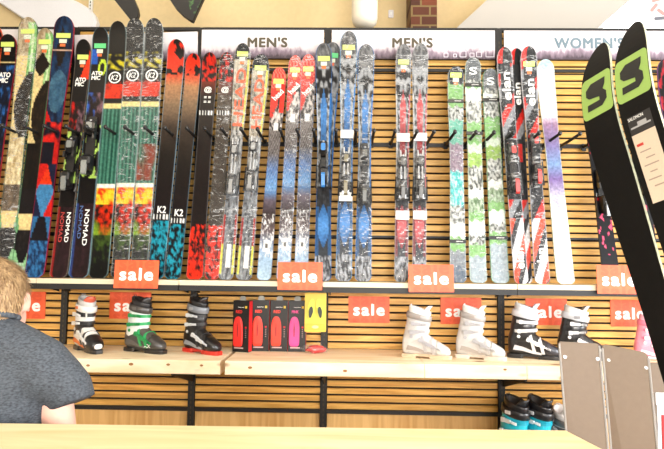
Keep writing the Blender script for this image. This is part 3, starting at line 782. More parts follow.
add('wrapped blue ski, tallest of the three blue ones', 'the tallest blue ski', (349, 34), (343.5, 284), (17.5, 12.5, 15.5), d_spear(SPB, 3), tagc=1, tagt=.065, bind=('silver', .5, .66, (120, 110, 80)), papers=(.43, .68), wrap=5, edge=(110, 170, 210))
add('wrapped blue ski with black binding, right of the three blue ones', 'the right blue ski', (366, 47), (363, 284), (17, 12.5, 15.5), d_spear(SPB, 5), bind=('dark', .42, .7, (90, 90, 84)), wrap=2, edge=(50, 140, 200))
add('wrapped silver and red ski with lime tag, left of the red spear pair', 'the left silver and red ski', (403.5, 47), (401, 285), (15.5, 12.5, 13), d_spear(SPR, 4), tagc=1, tagt=.075, bind=('silver', .48, .66, (90, 88, 84)), papers=(.41, .735), wrap=4, edge=(190, 190, 190))
add('wrapped silver and red ski without tag, right of the red spear pair', 'the right silver and red ski', (420, 46), (419, 285), (16, 12.5, 13), d_spear(SPR, 8), bind=('silver', .48, .66, (90, 88, 84)), papers=(.41, .735), wrap=9, edge=(190, 190, 190))
add('wrapped teal and green ski with black tip, left of the green three', 'the left green ski', (455, 69), (458, 286), (16, 13, 15), d_green(1, 1), tagc=1, tagt=.04, strap=(.165, .82), wrap=3, edge=(190, 200, 200), tip_len=.05)
add('wrapped green and white ski, tallest of the green three', 'the middle green ski', (472, 60), (478, 286), (16, 14, 16), d_green(2, 0), strap=(.125, .35), wrap=6, letters=[('S', .06, .05, .05, WL, 0)], edge=(190, 210, 190), tip_len=.05)
add('wrapped green and white ski, right one of the green three', 'the right green ski', (489, 71), (500, 286), (16, 15, 17), d_green(4, 0), strap=(.15, .8), wrap=8, letters=[('S', .06, .05, .05, WL, 0)], edge=(120, 170, 110), tip_len=.05)
ski_b2, _ = ski('red and black striped ski half hidden between two like it', '', (515, 51), (525, 286), (14, 12, 13), d_diag(2), yt=-.075, yb=-.27, letters=[('elan', .2, .16, .045, WL, 90)], edge=(180, 180, 184))
add('front red and black striped ski with white lettering, left one', 'the left red striped ski', (503, 50), (521, 287), (15.5, 13, 13), d_diag(0), letters=[('elan', .17, .2, .055, WL, 90), ('elan', .9, .13, .05, WL, 90)], bind=('dark', .41, .64, (206, 52, 46)), wrap=4, edge=(200, 200, 204), yt=-.13, yb=-.35)
add('red and black striped ski with lime tag and white lettering, right one', 'the right red striped ski', (527, 49), (542, 287), (16.5, 12, 14), d_diag(1.2), tagc=1, tagt=.075, letters=[('elan', .2, .19, .055, WL, 90), ('elan', .9, .13, .05, WL, 90)], bind=('dark', .37, .6, (206, 52, 46)), wrap=7, edge=(210, 210, 214))
add('plain pale ski with purple mountain print and white tail', 'the pale purple ski', (543.5, 62), (565.5, 288), (18, 14.5, 17), d_pastel, edge=(214, 214, 190))
add('dark ski with pink squares, behind the pale upper sale sign at right', 'the dark pink squared ski', (587, 90), (612, 289), (14, 12.5, 16), d_dark_pink(3), bind=('dark', .42, .66, (190, 196, 204)), edge=(40, 40, 46))
add('dark ski with red marks seen between the two big green logo skis', 'the dark ski behind the green logo skis', (629, 80), (653, 290), (15, 12.5, 15), d_dark_pink(6), bind=('dark', .36, .6, (170, 186, 214)), edge=(60, 60, 70))
add('dark purple ski at the right edge, right of the big green logo skis', '', (661.5, 62), (692, 291), (15, 12.5, 15), d_dark_pink(9), edge=(150, 110, 160))

# prongs that hold the skis apart
tips = [2, 24, 44.5, 66, 86.5, 105.5, 125, 145, 165, 187, 204.7, 221.6, 241, 257.5, 280, 297, 313.5, 336, 356, 374, 395, 417, 434, 455, 476, 494, 513, 539, 560, 580, 606]
def prong_parts(o):
    m = MB()
    m.tube([(0, -.012, 0), (0, -.18, .004), (0, -.355, .012)], [.011, .0105, .0095], 8)
    m.build('rod', BLACK, o, world=False, smooth=True)
    m = MB(); m.ell((0, -.365, .014), (.0135, .0135, .016), 10, 8); m.build('end_knob', BLKP, o, world=False, smooth=True)
    m = MB(); m.box((0, -.03, -.004), (.03, .006, .05), bev=.004); m.build('mounting_plate', BLACK, o, world=False)
near = ['at the left edge', ] 
pos = []
for i, px in enumerate(tips):
    py = 125.5+7*px/500
    P_ = at(px, py, -.365); pos.append((P_.x, P_.z-.014))
proto = None
xs = sorted([(at((a[0]), 130, -.2).x, s) for a, s in []])
ski_mid = []
for o, s in SK:
    if s:
        body = [c for c in o.children if c.name.startswith('ski_body')][0]
        vs = body.data.vertices
        best = min(vs, key=lambda v: abs(v.co.z+o.location.z-2.40)); xx = [v.co.x for v in vs if abs(v.co.z-best.co.z) < .03]
        ski_mid.append((o.location.x+sum(xx)/len(xx), s))
ski_mid.sort()
for i, (x, z) in enumerate(pos):
    L_ = [s for a, s in ski_mid if a < x]; R_ = [s for a, s in ski_mid if a >= x]
    if L_ and R_: lab = 'black prong between %s and %s' % (L_[-1], R_[0])
    elif R_: lab = 'black knobbed prong left of %s' % R_[0]
    else: lab = 'black knobbed prong right of %s' % L_[-1]
    # two prongs in the same gap: say which
    if proto is None:
        proto = thing('display_prong', lab, 'prong', (x, 0, z), group='prongs between the skis'); prong_parts(proto)
    else:
        c = proto.copy(); COL.objects.link(c); c.location = (x, 0, z); c['label'] = lab
        for ch in proto.children:
            d = ch.copy(); COL.objects.link(d); d.parent = c
seen = {}
for o in bpy.data.objects:
    if o.name.startswith('display_prong'): seen.setdefault(o['label'], []).append(o)
for k, v in seen.items():
    if len(v) == 2:
        v.sort(key=lambda o: o.location.x)
        v[0]['label'] = k.replace('black knobbed', 'black').replace('black prong', 'left prong of two'); v[1]['label'] = k.replace('black knobbed', 'black').replace('black prong', 'right prong of two')
    elif len(v) > 2:
        v.sort(key=lambda o: o.location.x)
        for o, w in zip(v, ('first prong', 'second prong', 'third prong', 'fourth prong', 'fifth prong')): o['label'] = k.replace('black knobbed', 'black').replace('black prong', w+' from the left')

# ================================================================== SKI BOOTS (local: +x toe, -y the side that faces the room)
def boot(lab, loc, rz, c, size=1.0, tall=1.0, lean=.16, group='ski boots on the bench', logo=None, cat='ski boot', tagside=False):
    o = thing('ski_boot', lab, cat, loc, rz, group)
    k = size
    mt = {}
    for part, col in c.items():
        if isinstance(col, tuple): mt[part] = plain('boot_%d_%d_%d' % col, rgb(*col), .32, coat=.35)
    g = lambda p: mt[p]
    def sec(x, w, z0, z1, n=22, off=0, flat=2.6):
        r = []
        for i in range(n):
            a = 2*PI*i/n; ca, sa = math.cos(a), math.sin(a)
            yy = (w+off)*math.copysign(abs(ca)**(2/flat), ca); zz = (z0+z1)/2+((z1-z0)/2+off)*math.copysign(abs(sa)**(2/flat), sa)
            r.append(Vector((x, yy, max(zz, .006)))*k)
        return r
    prof = [(-.150, .020, .05, .10), (-.146, .030, .03, .135), (-.13, .040, .022, .165), (-.10, .046, .02, .18), (-.06, .048, .02, .19), (-.02, .047, .02, .178), (.02, .048, .02, .152),
            (.055, .051, .02, .126), (.09, .053, .02, .106), (.12, .049, .022, .088), (.143, .040, .024, .076), (.157, .026, .028, .062), (.162, .014, .034, .052)]
    def shell_at(x):
        for a, b in zip(prof, prof[1:]):
            if x <= b[0]:
                t = (x-a[0])/(b[0]-a[0]); return [a[i]*(1-t)+b[i]*t for i in range(4)]
        return prof[-1]
    m = MB(); m.loft([sec(*p) for p in prof])
    m.build('lower_shell', g('shell'), o, world=False, smooth=True)
    # toe box of its own colour
    m = MB(); m.loft([sec(x, *(shell_at(x)[1:]), off=.0018) for x in (.075, .09, .11, .13, .145, .157)], True, True)
    m.build('toe_box', g('toe'), o, world=False, smooth=True)
    # sole
    m = MB()
    def lug(xs, z0=0, z1=.026):
        outl = [(x, w) for x, w in xs]+[(x, -w) for x, w in xs[::-1]]
        m.prism(outl, (0, 0, (z0+z1)/2*k), X*k, Y*k, Z*k, z1-z0, bevel=.15, taper=.96)
    lug([(-.158, .022), (-.15, .032), (-.12, .036), (-.07, .036), (-.06, .03)])
    lug([(.03, .034), (.07, .038), (.12, .038), (.155, .032), (.172, .02)])
    lug([(-.075, .030), (.04, .032)], .012, .03)
    m.build('sole', g('sole'), o, world=False)
    # cuff
    def ring(z, rx, ry, tiltf=0, off=0, n=26, x0=None):
        cx = -.068+lean*(z-.13) if x0 is None else x0
        r = []
        for i in range(n):
            a = 2*PI*i/n; x = (rx+off)*math.cos(a); y = (ry+off)*math.sin(a)
            r.append(Vector((cx+x, y, z*tall+tiltf*x))*k)
        return r
    m = MB(); m.loft([ring(.115, .080, .049, .35), ring(.135, .086, .053, .25), ring(.17, .082, .053, .1), ring(.21, .077, .052), ring(.25, .076, .054, -.1), ring(.285, .077, .057, -.22), ring(.292, .073, .053, -.22), ring(.27, .066, .048, -.2)], False, True)
    m.build('cuff', g('cuff'), o, world=False, smooth=True)
    # overlap flap line of the cuff on the front
    m = MB(); m.loft([ring(.20, .077, .053, 0, .002), ring(.225, .076, .0535, -.04, .003), ring(.23, .076, .0535, -.04, .001)], False, False)
    m.build('cuff_band', g('band'), o, world=False, smooth=True)
    # liner with opening
    li = MB(); li.loft([ring(.25, .066, .047, -.2), ring(.30, .070, .050, -.24), ring(.335, .073, .053, -.30), ring(.347, .070, .050, -.32), ring(.340, .058, .040, -.32), ring(.29, .052, .036, -.25)], False, True)
    li.build('liner', g('liner'), o, world=False, smooth=True)
    m = MB()
    pth = []; 
    for j, (z, x, w) in enumerate(((.22, .0, .03), (.27, .004, .036), (.31, .016, .04), (.345, .034, .038), (.365, .048, .026))):
        pth.append([Vector((x-.012*abs(s)**2*2, s*w, z*tall))*k for s in (-1, -.6, -.2, .2, .6, 1)]+[Vector((x-.010-.012*abs(s)**2*2, s*w, z*tall-.003))*k for s in (1, .6, .2, -.2, -.6, -1)])
    m.loft(pth); m.build('tongue', g('tongue'), o, world=False, smooth=True)
    m = MB(); m.tube([Vector((-.092, -.012, .345*tall))*k, Vector((-.094, -.010, .375*tall))*k, Vector((-.094, .010, .375*tall))*k, Vector((-.092, .012, .345*tall))*k], .0025*k, 6)
    m.build('pull_loop', g('liner'), o, world=False)
    # power strap
    m = MB(); m.loft([ring(.268, .078, .0575, -.2, .001), ring(.272, .078, .0575, -.2, .006), ring(.305, .077, .056, -.22, .006), ring(.31, .077, .056, -.22, .001)], False, False)
    ps = m.build('power_strap', g('strap'), o, world=False, smooth=True)
    m = MB(); m.box(Vector((-.040, -.065, .29*tall))*k, (.035*k, .004*k, .018*k), bev=.003)
    m.build('strap_patch', g('accent'), ps, world=False)
    # buckles: two round the cuff, two over the foot
    def buckle(path, nrm, wd, lev, ldir):
        q = MB(); q.strap(path, nrm, wd, .020*k, .0045*k)
        sb = q.build('buckle_strap', g('ladder'), o, world=False)
        q = MB(); L1 = Vector(ldir).normalized(); out = -Y; side = L1.cross(out)
        q.prism(rrect(.060*k, .021*k, .008*k), lev+out*.002*k, L1, side, out, .013*k, taper=.85)
        q.prism(rrect(.024*k, .028*k, .005*k), lev-L1*.026*k+out*.004*k, L1, side, out, .012*k, taper=.9)
        q.tube([lev+L1*.02*k+out*.006*k, lev+L1*.038*k+out*.008*k], .0035*k, 6)
        b = q.build('buckle_lever', g('buckle'), sb, world=False)
        q = MB()
        for j in range(4): q.box(lev+L1*(.036+.008*j)*k+out*.001*k, (.003*k, .006*k, .014*k))
        q.build('buckle_teeth', g('buckle'), sb, world=False)
    for z, rx, ry, tl in ((.185, .081, .053, .06), (.243, .076, .0535, -.07)):
        cx = -.068+lean*(z-.13); path = []; nr = []
        for i in range(15):
            a = math.radians(-125+i*175/14)
            path.append(Vector((cx+(rx+.002)*math.cos(a), (ry+.002)*math.sin(a), z*tall+tl*rx*math.cos(a)))*k); nr.append(Vector((math.cos(a), math.sin(a), 0)))
        buckle(path, nr, Z, Vector((cx+.004, -ry-.009, z*tall))*k, (1, 0, tl))
    for x, sl in ((.0, -.5), (.05, -.31)):
        _, w, z0, z1 = shell_at(x); path = []; nr = []
        for i in range(13):
            a = math.radians(-35+i*(215)/12); ca, sa = -math.cos(a), math.sin(a)
            yy = (w+.002)*math.copysign(abs(ca)**(2/2.6), ca); zz = (z0+z1)/2+((z1-z0)/2+.002)*math.copysign(abs(sa)**(2/2.6), sa)
            path.append(Vector((x+(.02-zz*.25), yy, zz))*k); nr.append(Vector((0, ca, sa)))
        buckle(path, nr, X, Vector((x-.004, -w-.006, z1*.68))*k, (1, 0, -.42))
    # accents on shell side
    m = MB()
    m.prism([(-.12, .055), (-.06, .05), (0, .035), (.05, .03), (.05, .042), (0, .052), (-.06, .075), (-.11, .085)], Vector((0, -.0455*k, 0)), X*k, Z*k, -Y, .003)
    m.build('side_trim', g('accent'), o, world=False)
    m = MB(); m.prism([(.013*math.cos(i*PI/5), .013*math.sin(i*PI/5)) for i in range(10)], Vector((-.085, -.052, .14))*k, X*k, Z*k, -Y, .006, taper=.8)
    m.build('hinge_rivet', g('rivet'), o, world=False)
    if logo:
        m = MB(); _, w, z0, z1 = shell_at(.06)
        add_text(m, logo, Vector((.07, -.0535, .05))*k, X, Z, .055*k, .022*k, 0, bold=.03); m.build('shell_logo', WHT, o, world=False, fixn=False)
    if tagside:
        m = MB(); m.box(Vector((.03, -.03, .235))*k, (.022*k, .002, .05*k)); m.build('hang_tag', WHT, o, world=False)
    return o
def cs(shell, cuff, toe, sole, liner, strap, buckle, ladder, accent, band=None, tongue=None, rivet=None):
    return dict(shell=shell, cuff=cuff, toe=toe, sole=sole, liner=liner, strap=strap, buckle=buckle, ladder=ladder, accent=accent, band=band or cuff, tongue=tongue or liner, rivet=rivet or buckle)
def on_bench(px, y): p = at(px, 350, y); return Vector((p.x, y, BTOP))
K_ = (24, 24, 26); W_ = (236, 234, 230)
boot('white and black ski boot with orange trim, leftmost on the bench', on_bench(87.5, -.30), math.radians(-42), cs((226, 222, 216), (30, 30, 32), (22, 22, 24), (30, 30, 32), (200, 198, 196), (224, 222, 218), (214, 212, 208), (40, 40, 42), (214, 110, 50), band=(228, 226, 222), tongue=(214, 96, 70)), 1.0, .97, tagside=True)
boot('white and dark grey ski boot with green buckles', on_bench(144.5, -.30), math.radians(-24), cs((78, 74, 70), (228, 232, 230), (62, 58, 56), (34, 32, 32), (34, 32, 34), (70, 66, 64), (30, 140, 74), (44, 158, 90), (96, 92, 88), tongue=(60, 58, 58)), 1.0, .97, logo='XX')
boot('black ski boot with silver buckles and red sole', on_bench(201.5, -.30), math.radians(-32), cs((26, 26, 28), (30, 30, 32), (24, 24, 26), (206, 48, 36), (22, 22, 24), (120, 124, 130), (206, 208, 210), (46, 46, 48), (150, 152, 156), tongue=(40, 34, 34)), .97, 1.02)
boot('all white ski boot, left one of the two white boots', on_bench(425.5, -.36), math.radians(-17), cs((204, 201, 198), (206, 203, 200), (202, 199, 196), (206, 180, 150), (240, 238, 236), (156, 150, 146), (172, 170, 176), (184, 180, 180), (160, 148, 140)), .96, .93)
boot('all white ski boot, right one of the two white boots', on_bench(479.5, -.36), math.radians(-20), cs((206, 204, 203), (208, 206, 205), (203, 202, 201), (214, 200, 184), (238, 236, 234), (166, 160, 158), (176, 174, 178), (188, 184, 182), (168, 158, 150)), .96, .95)
boot('black ski boot with white liner and white buckles', on_bench(533, -.31), math.radians(-18), cs((30, 28, 30), (34, 32, 34), (46, 46, 54), (26, 26, 28), (226, 226, 230), (216, 216, 222), (232, 230, 230), (226, 222, 222), (206, 202, 204), tongue=(222, 222, 228), rivet=(238, 236, 236)), 1.0, .95)
boot('black and white ski boot half hidden behind the brown board', on_bench(583, -.31), math.radians(-14), cs((30, 28, 30), (28, 28, 30), (40, 40, 44), (26, 26, 28), (224, 222, 218), (196, 198, 204), (214, 212, 212), (60, 60, 64), (120, 118, 120), tongue=(214, 212, 208)), 1.0, .92)
boot('pink ski boot beyond the brown board at the right', on_bench(655, -.31), math.radians(-12), cs((232, 130, 150), (238, 146, 164), (226, 120, 142), (240, 236, 236), (240, 170, 184), (232, 120, 144), (244, 226, 230), (230, 110, 140), (244, 200, 210)), .80, .98)
def on_deck(px, y): p = at(px, 415, y); return Vector((p.x, y, .30))
T_ = (20, 186, 208)
for px, lab in ((522, 'teal and black ski boot under the bench, left of its pair'), (545.5, 'teal and black ski boot under the bench, right of its pair')):
    boot(lab, on_deck(px, -.36), math.radians(-58), cs((26, 170, 190), T_, (26, 170, 190), (30, 30, 32), (22, 22, 26), (26, 26, 30), (226, 228, 230), (18, 160, 184), (230, 230, 232), tongue=(30, 30, 34)), 1.17, .98, group='ski boots below the bench')
boot('white and grey ski boot under the bench beside the teal pair', on_deck(566, -.36), math.radians(-84), cs((220, 216, 216), (226, 222, 222), (220, 218, 218), (60, 58, 58), (228, 222, 220), (90, 86, 86), (160, 158, 160), (70, 68, 70), (200, 196, 196)), .1*10+.06, .93, group='ski boots below the bench')

# ------------------------------------------------------------------ insole boxes
def insole_box(lab, px, yy, rz, col, word, grp='boxed insoles on the bench'):
    p = at(px, 348, yy); o = thing('insole_box', lab, 'box', (p.x, yy, BTOP), rz, grp)
    w, d, h = .116, .05, .335
    m = MB(); m.box((0, 0, h/2), (w, d, h), bev=.002)
    m.mi = 1; m.box((w/2+.0006, 0, h/2), (.001, d*.96, h*.98)); m.mi = 2
    m.build('carton', [plain('carton_black', rgb(12, 10, 11), .45), plain('carton_red_side', rgb(200, 30, 34), .4)], o, world=False)
    # insole in its window
    m = MB(); out = []
    for i in range(28):
        a = 2*PI*i/28; ca, sa = math.cos(a), math.sin(a)
        out.append((.034*math.copysign(abs(ca)**(.8 if sa > 0 else .35), ca), .098*math.copysign(abs(sa)**(.8 if sa > 0 else .3), sa)))
    m.prism(out, Vector((-.018, -d/2-.004, .133)), X, Z, -Y, .010, taper=.82, bevel=.3)
    m.build('insole', plain('insole_%d' % col[2], rgb(*col), .45), o, world=False, smooth=False)
    m = MB(); m.prism([(-.004, -.05), (.002, -.05), (.003, 0), (-.001, .045), (-.005, 0)], Vector((-.018, -d/2-.0095, .15)), X, Z, -Y, .001)
    m.build('insole_groove', plain('groove_dark', rgb(120, 20, 24), .5), o, world=False)
    m = MB(); m.prism([(-.022, 0), (.022, 0), (.022, .018), (.012, .028), (-.012, .028), (-.022, .018)], Vector((0, 0, h)), X, Z, Y, .002)
    m.build('hang_tab', plain('hang_tab_clear', rgb(160, 158, 150), .3), o, world=False)
    m = MB(); add_text(m, word, Vector((-.014, -d/2-.0012, .262)), X, Z, .044, .018, 0, bold=.06); m.build('lettering', plain('box_%d' % col[2], rgb(*col), .5), o, world=False, fixn=False)
    m = MB(); add_text(m, 'superfeet', Vector((.0, -d/2-.0012, .291)), X, Z, .046, .008, 0, bold=.02); m.build('brand_lettering', WHT, o, world=False, fixn=False)
    m = MB(); m.box((.036, -d/2-.001, .292), (.014, .001, .016)); m.build('yellow_mark', plain('mark_yellow', rgb(226, 190, 60), .5), o, world=False)
    m = MB(); m.box((-.012, -d/2-.001, .026), (.066, .001, .008)); m.box((-.012, -d/2-.0012, .05), (.01, .001, .022))
    m.mi = 1; m.box((.036, -d/2-.001, .16), (.012, .001, .012)); m.mi = 0
    for j in range(5): m.box((.036, -d/2-.001, .145-j*.012), (.008, .001, .003))
    m.build('small_print', [plain('print_pale', rgb(190, 160, 158), .5), plain('carton_red_side', rgb(200, 30, 34), .4)], o, world=False)
    return o
insole_box('black box with a red insole, leftmost and turned to show a red side', 242, -.22, math.radians(-16), (226, 44, 36), 'RED')
insole_box('black box with an orange red insole, second from the left', 260.5, -.17, 0, (232, 62, 42), 'RED')
insole_box('black box with an orange red insole, next to the pink one', 279, -.17, 0, (232, 62, 43), 'RED')
insole_box('black box with a pink insole', 297, -.17, math.radians(1), (226, 70, 140), 'PINK')
# yellow pack on a hook
p = at(315.5, 313, -.30); o = thing('insole_pack', 'yellow hanging pack with a pair of lime and black insoles', 'package', (p.x, -.30, p.z-.12))
w, h = .138, .25
m = MB(); m.prism(rrect(w, h, .006), Vector((p.x, -.30, p.z+.005)), X, Z, Y, .012); m.build('card', plain('pack_yellow', rgb(232, 190, 62), .45), o)
for sg in (-1, 1):
    q = MB(); out = [( .026*math.cos(a)*(1 if math.sin(a) > -.2 else .85), .075*math.sin(a)) for a in [2*PI*i/24 for i in range(24)]]
    ang = sg*.13; A_ = Vector((math.cos(ang), 0, math.sin(ang))); B_ = Vector((-math.sin(ang), 0, math.cos(ang)))
    q.prism(out, Vector((p.x+sg*.027, -.311, p.z+.028)), A_, B_, -Y, .012, taper=.85)
    q.mi = 1; q.prism([(a*.6, b*.55-.022) for a, b in out], Vector((p.x+sg*.027, -.318, p.z+.028)), A_, B_, -Y, .008, taper=.9)
    q.build('insole', [plain('insole_lime', rgb(206, 214, 60), .4), plain('insole_black', rgb(26, 30, 24), .4)], o)
q = MB(); q.prism(rrect(w*.94, .044, .004), Vector((p.x, -.309, p.z-.088)), X, Z, -Y, .004); q.mi = 1; q.prism([(.022*math.cos(i*PI/8), .01*math.sin(i*PI/8)) for i in range(16)], Vector((p.x, -.3115, p.z-.088)), X, Z, -Y, .001)
q.build('label_strip', [plain('pack_amber', rgb(222, 172, 52), .4), plain('pack_pale', rgb(240, 222, 150), .5)], o)
q = MB(); q.tube([(p.x, -.01, p.z+.142), (p.x, -.30, p.z+.142), (p.x, -.33, p.z+.15)], .003, 6)
hk = q.build('wall_hook', BLACK); tag(hk, 'thin black wire hook holding the yellow insole pack', 'hook')
q = MB(); q.prism(rrect(.04, .035, .008), Vector((p.x, -.30, p.z+.137)), X, Z, Y, .003); q.build('hang_tab', plain('pack_yellow', rgb(232, 190, 62), .45), o)
# clear bag with red things
p = at(316, 350, -.25); o = thing('plastic_bag_parcel', 'small clear plastic bag with red contents lying by the yellow pack', 'bag', (p.x, -.25, BTOP))
def lump(mb, c, r, s, amp):
    rings = []
    for j in range(11):
        ph = -PI/2+PI*j/10; ph = max(-PI/2+.1, min(PI/2-.1, ph)); ring = []
        for i in range(22):
            a = 2*PI*i/22; d = Vector((math.cos(ph)*math.cos(a), math.cos(ph)*math.sin(a), math.sin(ph)))
            kx = 1+amp*noise.noise(d*2.3+Vector((s, 0, 0))); v = Vector((d.x*r[0]*kx, d.y*r[1]*kx, d.z*r[2]*kx))
            ring.append(Vector(c)+Vector((v.x, v.y, max(v.z, -c[2]+.001))))
        rings.append(ring)
    mb.loft(rings)
q = MB(); lump(q, (0, 0, .026), (.06, .03, .024), 3, .5); q.build('contents', plain('bag_red', rgb(196, 60, 56), .4), o, world=False, smooth=True)
q = MB(); lump(q, (0, 0, .030), (.076, .042, .036), 8, .7); q.build('bag_film', FILM, o, world=False, smooth=True)

# ------------------------------------------------------------------ sale signs
SG = plain('sale_orange', rgb(240, 96, 48), .45); SG2 = plain('sale_orange_dark', rgb(230, 84, 40), .45); SGP = plain('sale_white', rgb(252, 250, 246), .5)
def sale(lab, tl, tr, bl, br, y, lean=0, hang=True):
    TL, BL, TR = at(*tl, y), at(*bl, y-lean), at(*tr, y)
    BR = at(*br, y-lean)
    O = (TL+BL+TR+BR)/4; A_ = ((TR-TL)+(BR-BL)).normalized(); w = ((TR-TL).length+(BR-BL).length)/2; h = ((TL-BL).length+(TR-BR).length)/2
    B_ = ((TL-BL)+(TR-BR)); B_ = (B_-A_*B_.dot(A_)).normalized(); N_ = A_.cross(B_)
    o = thing('sale_sign', lab, 'sign', O-B_*h/2, group='orange sale signs')
    m = MB(); m.prism(rrect(w, h, .004), O, A_, B_, N_, .003); m.build('card', SG, o)
    m = MB(); add_text(m, 'sale', O, A_, B_, w*.74, h*.42, .0024, bold=.055, spacing=1.16); m.build('lettering', SGP, o, fixn=False)
    for dy in (.40, -.40):
        m = MB(); add_text(m, 'sale', O, A_, B_, w*.78, h*.5, .0018, bold=.05, spacing=1.1, clip=(-w*.49, w*.49, -h*.49, h*.49, 0, dy*h))
        m.build('ghost_lettering', SG2, o, fixn=False)
    return O, A_, B_, N_, w, h, o
def upper(lab, *a):
    O, A_, B_, N_, w, h, o = sale(lab, *a, -SD-.02, .012)
    m = MB()
    for s in (-.3, .3): m.box(Vector((O.x+s*w, -SD-.010, SH-.012)), (.02, .014, .03))
    m.build('sign_clip', plain('clip_clear', rgb(205, 190, 165), .3), o)
upper('orange sale sign on the shelf edge, leftmost of the four upper signs', (116.3, 260), (159.6, 260.5), (112.5, 288), (157.5, 288.5))
upper('orange sale sign on the shelf edge under the pink tipped skis', (278, 262), (322.7, 262.4), (277.5, 289.7), (322, 290.2))
upper('orange sale sign on the shelf edge under the red silver skis', (408.5, 264.5), (453, 264.7), (408.7, 292), (454.6, 292.3))
upper('pale orange sale sign on the shelf edge beside the large tilted skis', (594.5, 265), (638.5, 265.5), (599, 293.5), (644, 294.3))
for lab, x0, x1, y0, y1 in (('orange sale sign on the slats partly behind the person at left', 4, 45.5, 291.5, 318.5), ('orange sale sign on the slats behind the boot with green buckles', 109.6, 151, 292, 318.6),
        ('orange sale sign on the slats, nothing in front of it', 348.5, 389.5, 296.3, 322.8), ('orange sale sign on the slats between the two white boots', 440.5, 481.5, 297.5, 324),
        ('orange sale sign on the slats behind the white lined black boot', 525.6, 567, 298.4, 325), ('orange sale sign on the slats at the right, above the pink boot', 610.5, 649, 300, 326.5)):
    sale(lab, (x0, y0), (x1, y0+.3), (x0, y1), (x1, y1+.3), -.019)

# ================================================================== PERSON (back view, behind the counter)
def at_d(px, py, dep):
    d = fw + rt*((px-332)/F) + up*((224.5-py)/F); return CAM+d*dep
HC = at_d(-6, 297, 1.52)          # head centre
per = thing('person', 'person seen from behind with short fair hair and dark grey t-shirt', 'person', (HC.x, HC.y, 0))
hc = HC - Vector((HC.x, HC.y, 0)); hz = hc.z
def cap(m, a, b, ra, rb, k=16):
    a, b = Vector(a), Vector(b); m.tube([a+(b-a)*t for t in (0, .25, .5, .75, 1)], [ra+(rb-ra)*t for t in (0, .25, .5, .75, 1)], k); m.ell(a, (ra,)*3, k, 10); m.ell(b, (rb,)*3, k, 10)
zs = hz-.162                       # shoulder height
body = MB()
body.ell((0, .01, hz+.0), (.073, .092, .104), 20, 14); body.ell((0, .055, hz-.06), (.052, .06, .065), 16, 10)
body.ell((0, .122, hz-.035), (.012, .02, .018)); body.ell((.074, .03, hz-.015), (.010, .018, .029)); body.ell((-.074, .03, hz-.015), (.010, .018, .029))
cap(body, (0, .005, hz-.03), (0, -.02, zs+.06), .058, .066)
cap(body, (-.11, -.02, zs-.02), (.11, -.02, zs-.02), .07, .07)
cap(body, (0, -.01, zs+.03), (.10, -.02, zs-.015), .06, .055); cap(body, (0, -.01, zs+.03), (-.10, -.02, zs-.015), .06, .055)
for zz, rx, ry in ((-.12, .165, .11), (-.22, .165, .11), (-.32, .15, .105), (-.42, .145, .10), (-.52, .155, .11)): body.ell((0, -.01, zs+zz), (rx, ry, .11), 18, 12)
hipz = zs-.55
for sx in (-1, 1):
    cap(body, (sx*.180, -.02, zs-.045), (sx*.236, -.03, zs-.30), .046, .036)
    cap(body, (sx*.236, -.03, zs-.30), (sx*.19, .16, zs-.42), .041, .028)
    wv = Vector((sx*.19, .16, zs-.42)); hd = wv+Vector((-sx*.03, .075, -.02))
    cap(body, wv, hd, .028, .034)
    for j, ln in enumerate((.062, .072, .068, .054)):
        b0 = hd+Vector((sx*(.028-.019*j), .012, 0)); b1 = b0+Vector((-sx*.008, ln*.55, -.008)); b2 = b1+Vector((-sx*.006, ln*.4, -.02))
        cap(body, b0, b1, .0095, .009, 8); cap(body, b1, b2, .009, .0075, 8)
    t0 = wv+Vector((-sx*.028, .03, 0)); cap(body, t0, t0+Vector((-sx*.035, .025, -.01)), .012, .010, 8); cap(body, t0+Vector((-sx*.035, .025, -.01)), t0+Vector((-sx*.045, .055, -.02)), .010, .008, 8)
    kz = hipz*.53
    cap(body, (sx*.085, -.01, hipz), (sx*.10, .01, kz), .08, .055); cap(body, (sx*.10, .01, kz), (sx*.10, -.03, .09), .052, .036); cap(body, (sx*.10, -.05, .045), (sx*.105, .15, .035), .042, .032)
SKIN = plain('skin', rgb(226, 176, 158), .55, bump=.05, bscale=90)
ob = body.build('body', SKIN, per, world=False, smooth=True)
rm = ob.modifiers.new('remesh', 'REMESH'); rm.mode = 'VOXEL'; rm.voxel_size = .007; rm.use_smooth_shade = True
sm = ob.modifiers.new('smooth', 'SMOOTH'); sm.iterations = 6; sm.factor = .5
q = MB()
for sx in (-1, 1): q.ell((sx*.03, .098, hz-.002), (.013, .008, .008), 10, 8)
q.mi = 1
for sx in (-1, 1): q.ell((sx*.03, .105, hz-.002), (.006, .004, .006), 8, 6)
q.build('eyes', [WHT, plain('iris', rgb(60, 80, 100), .3)], per, world=False, smooth=True)
q = MB(); q.ell((0, .106, hz-.072), (.024, .008, .006), 12, 6); q.build('lips', plain('lips', rgb(190, 110, 104), .5), per, world=False, smooth=True)
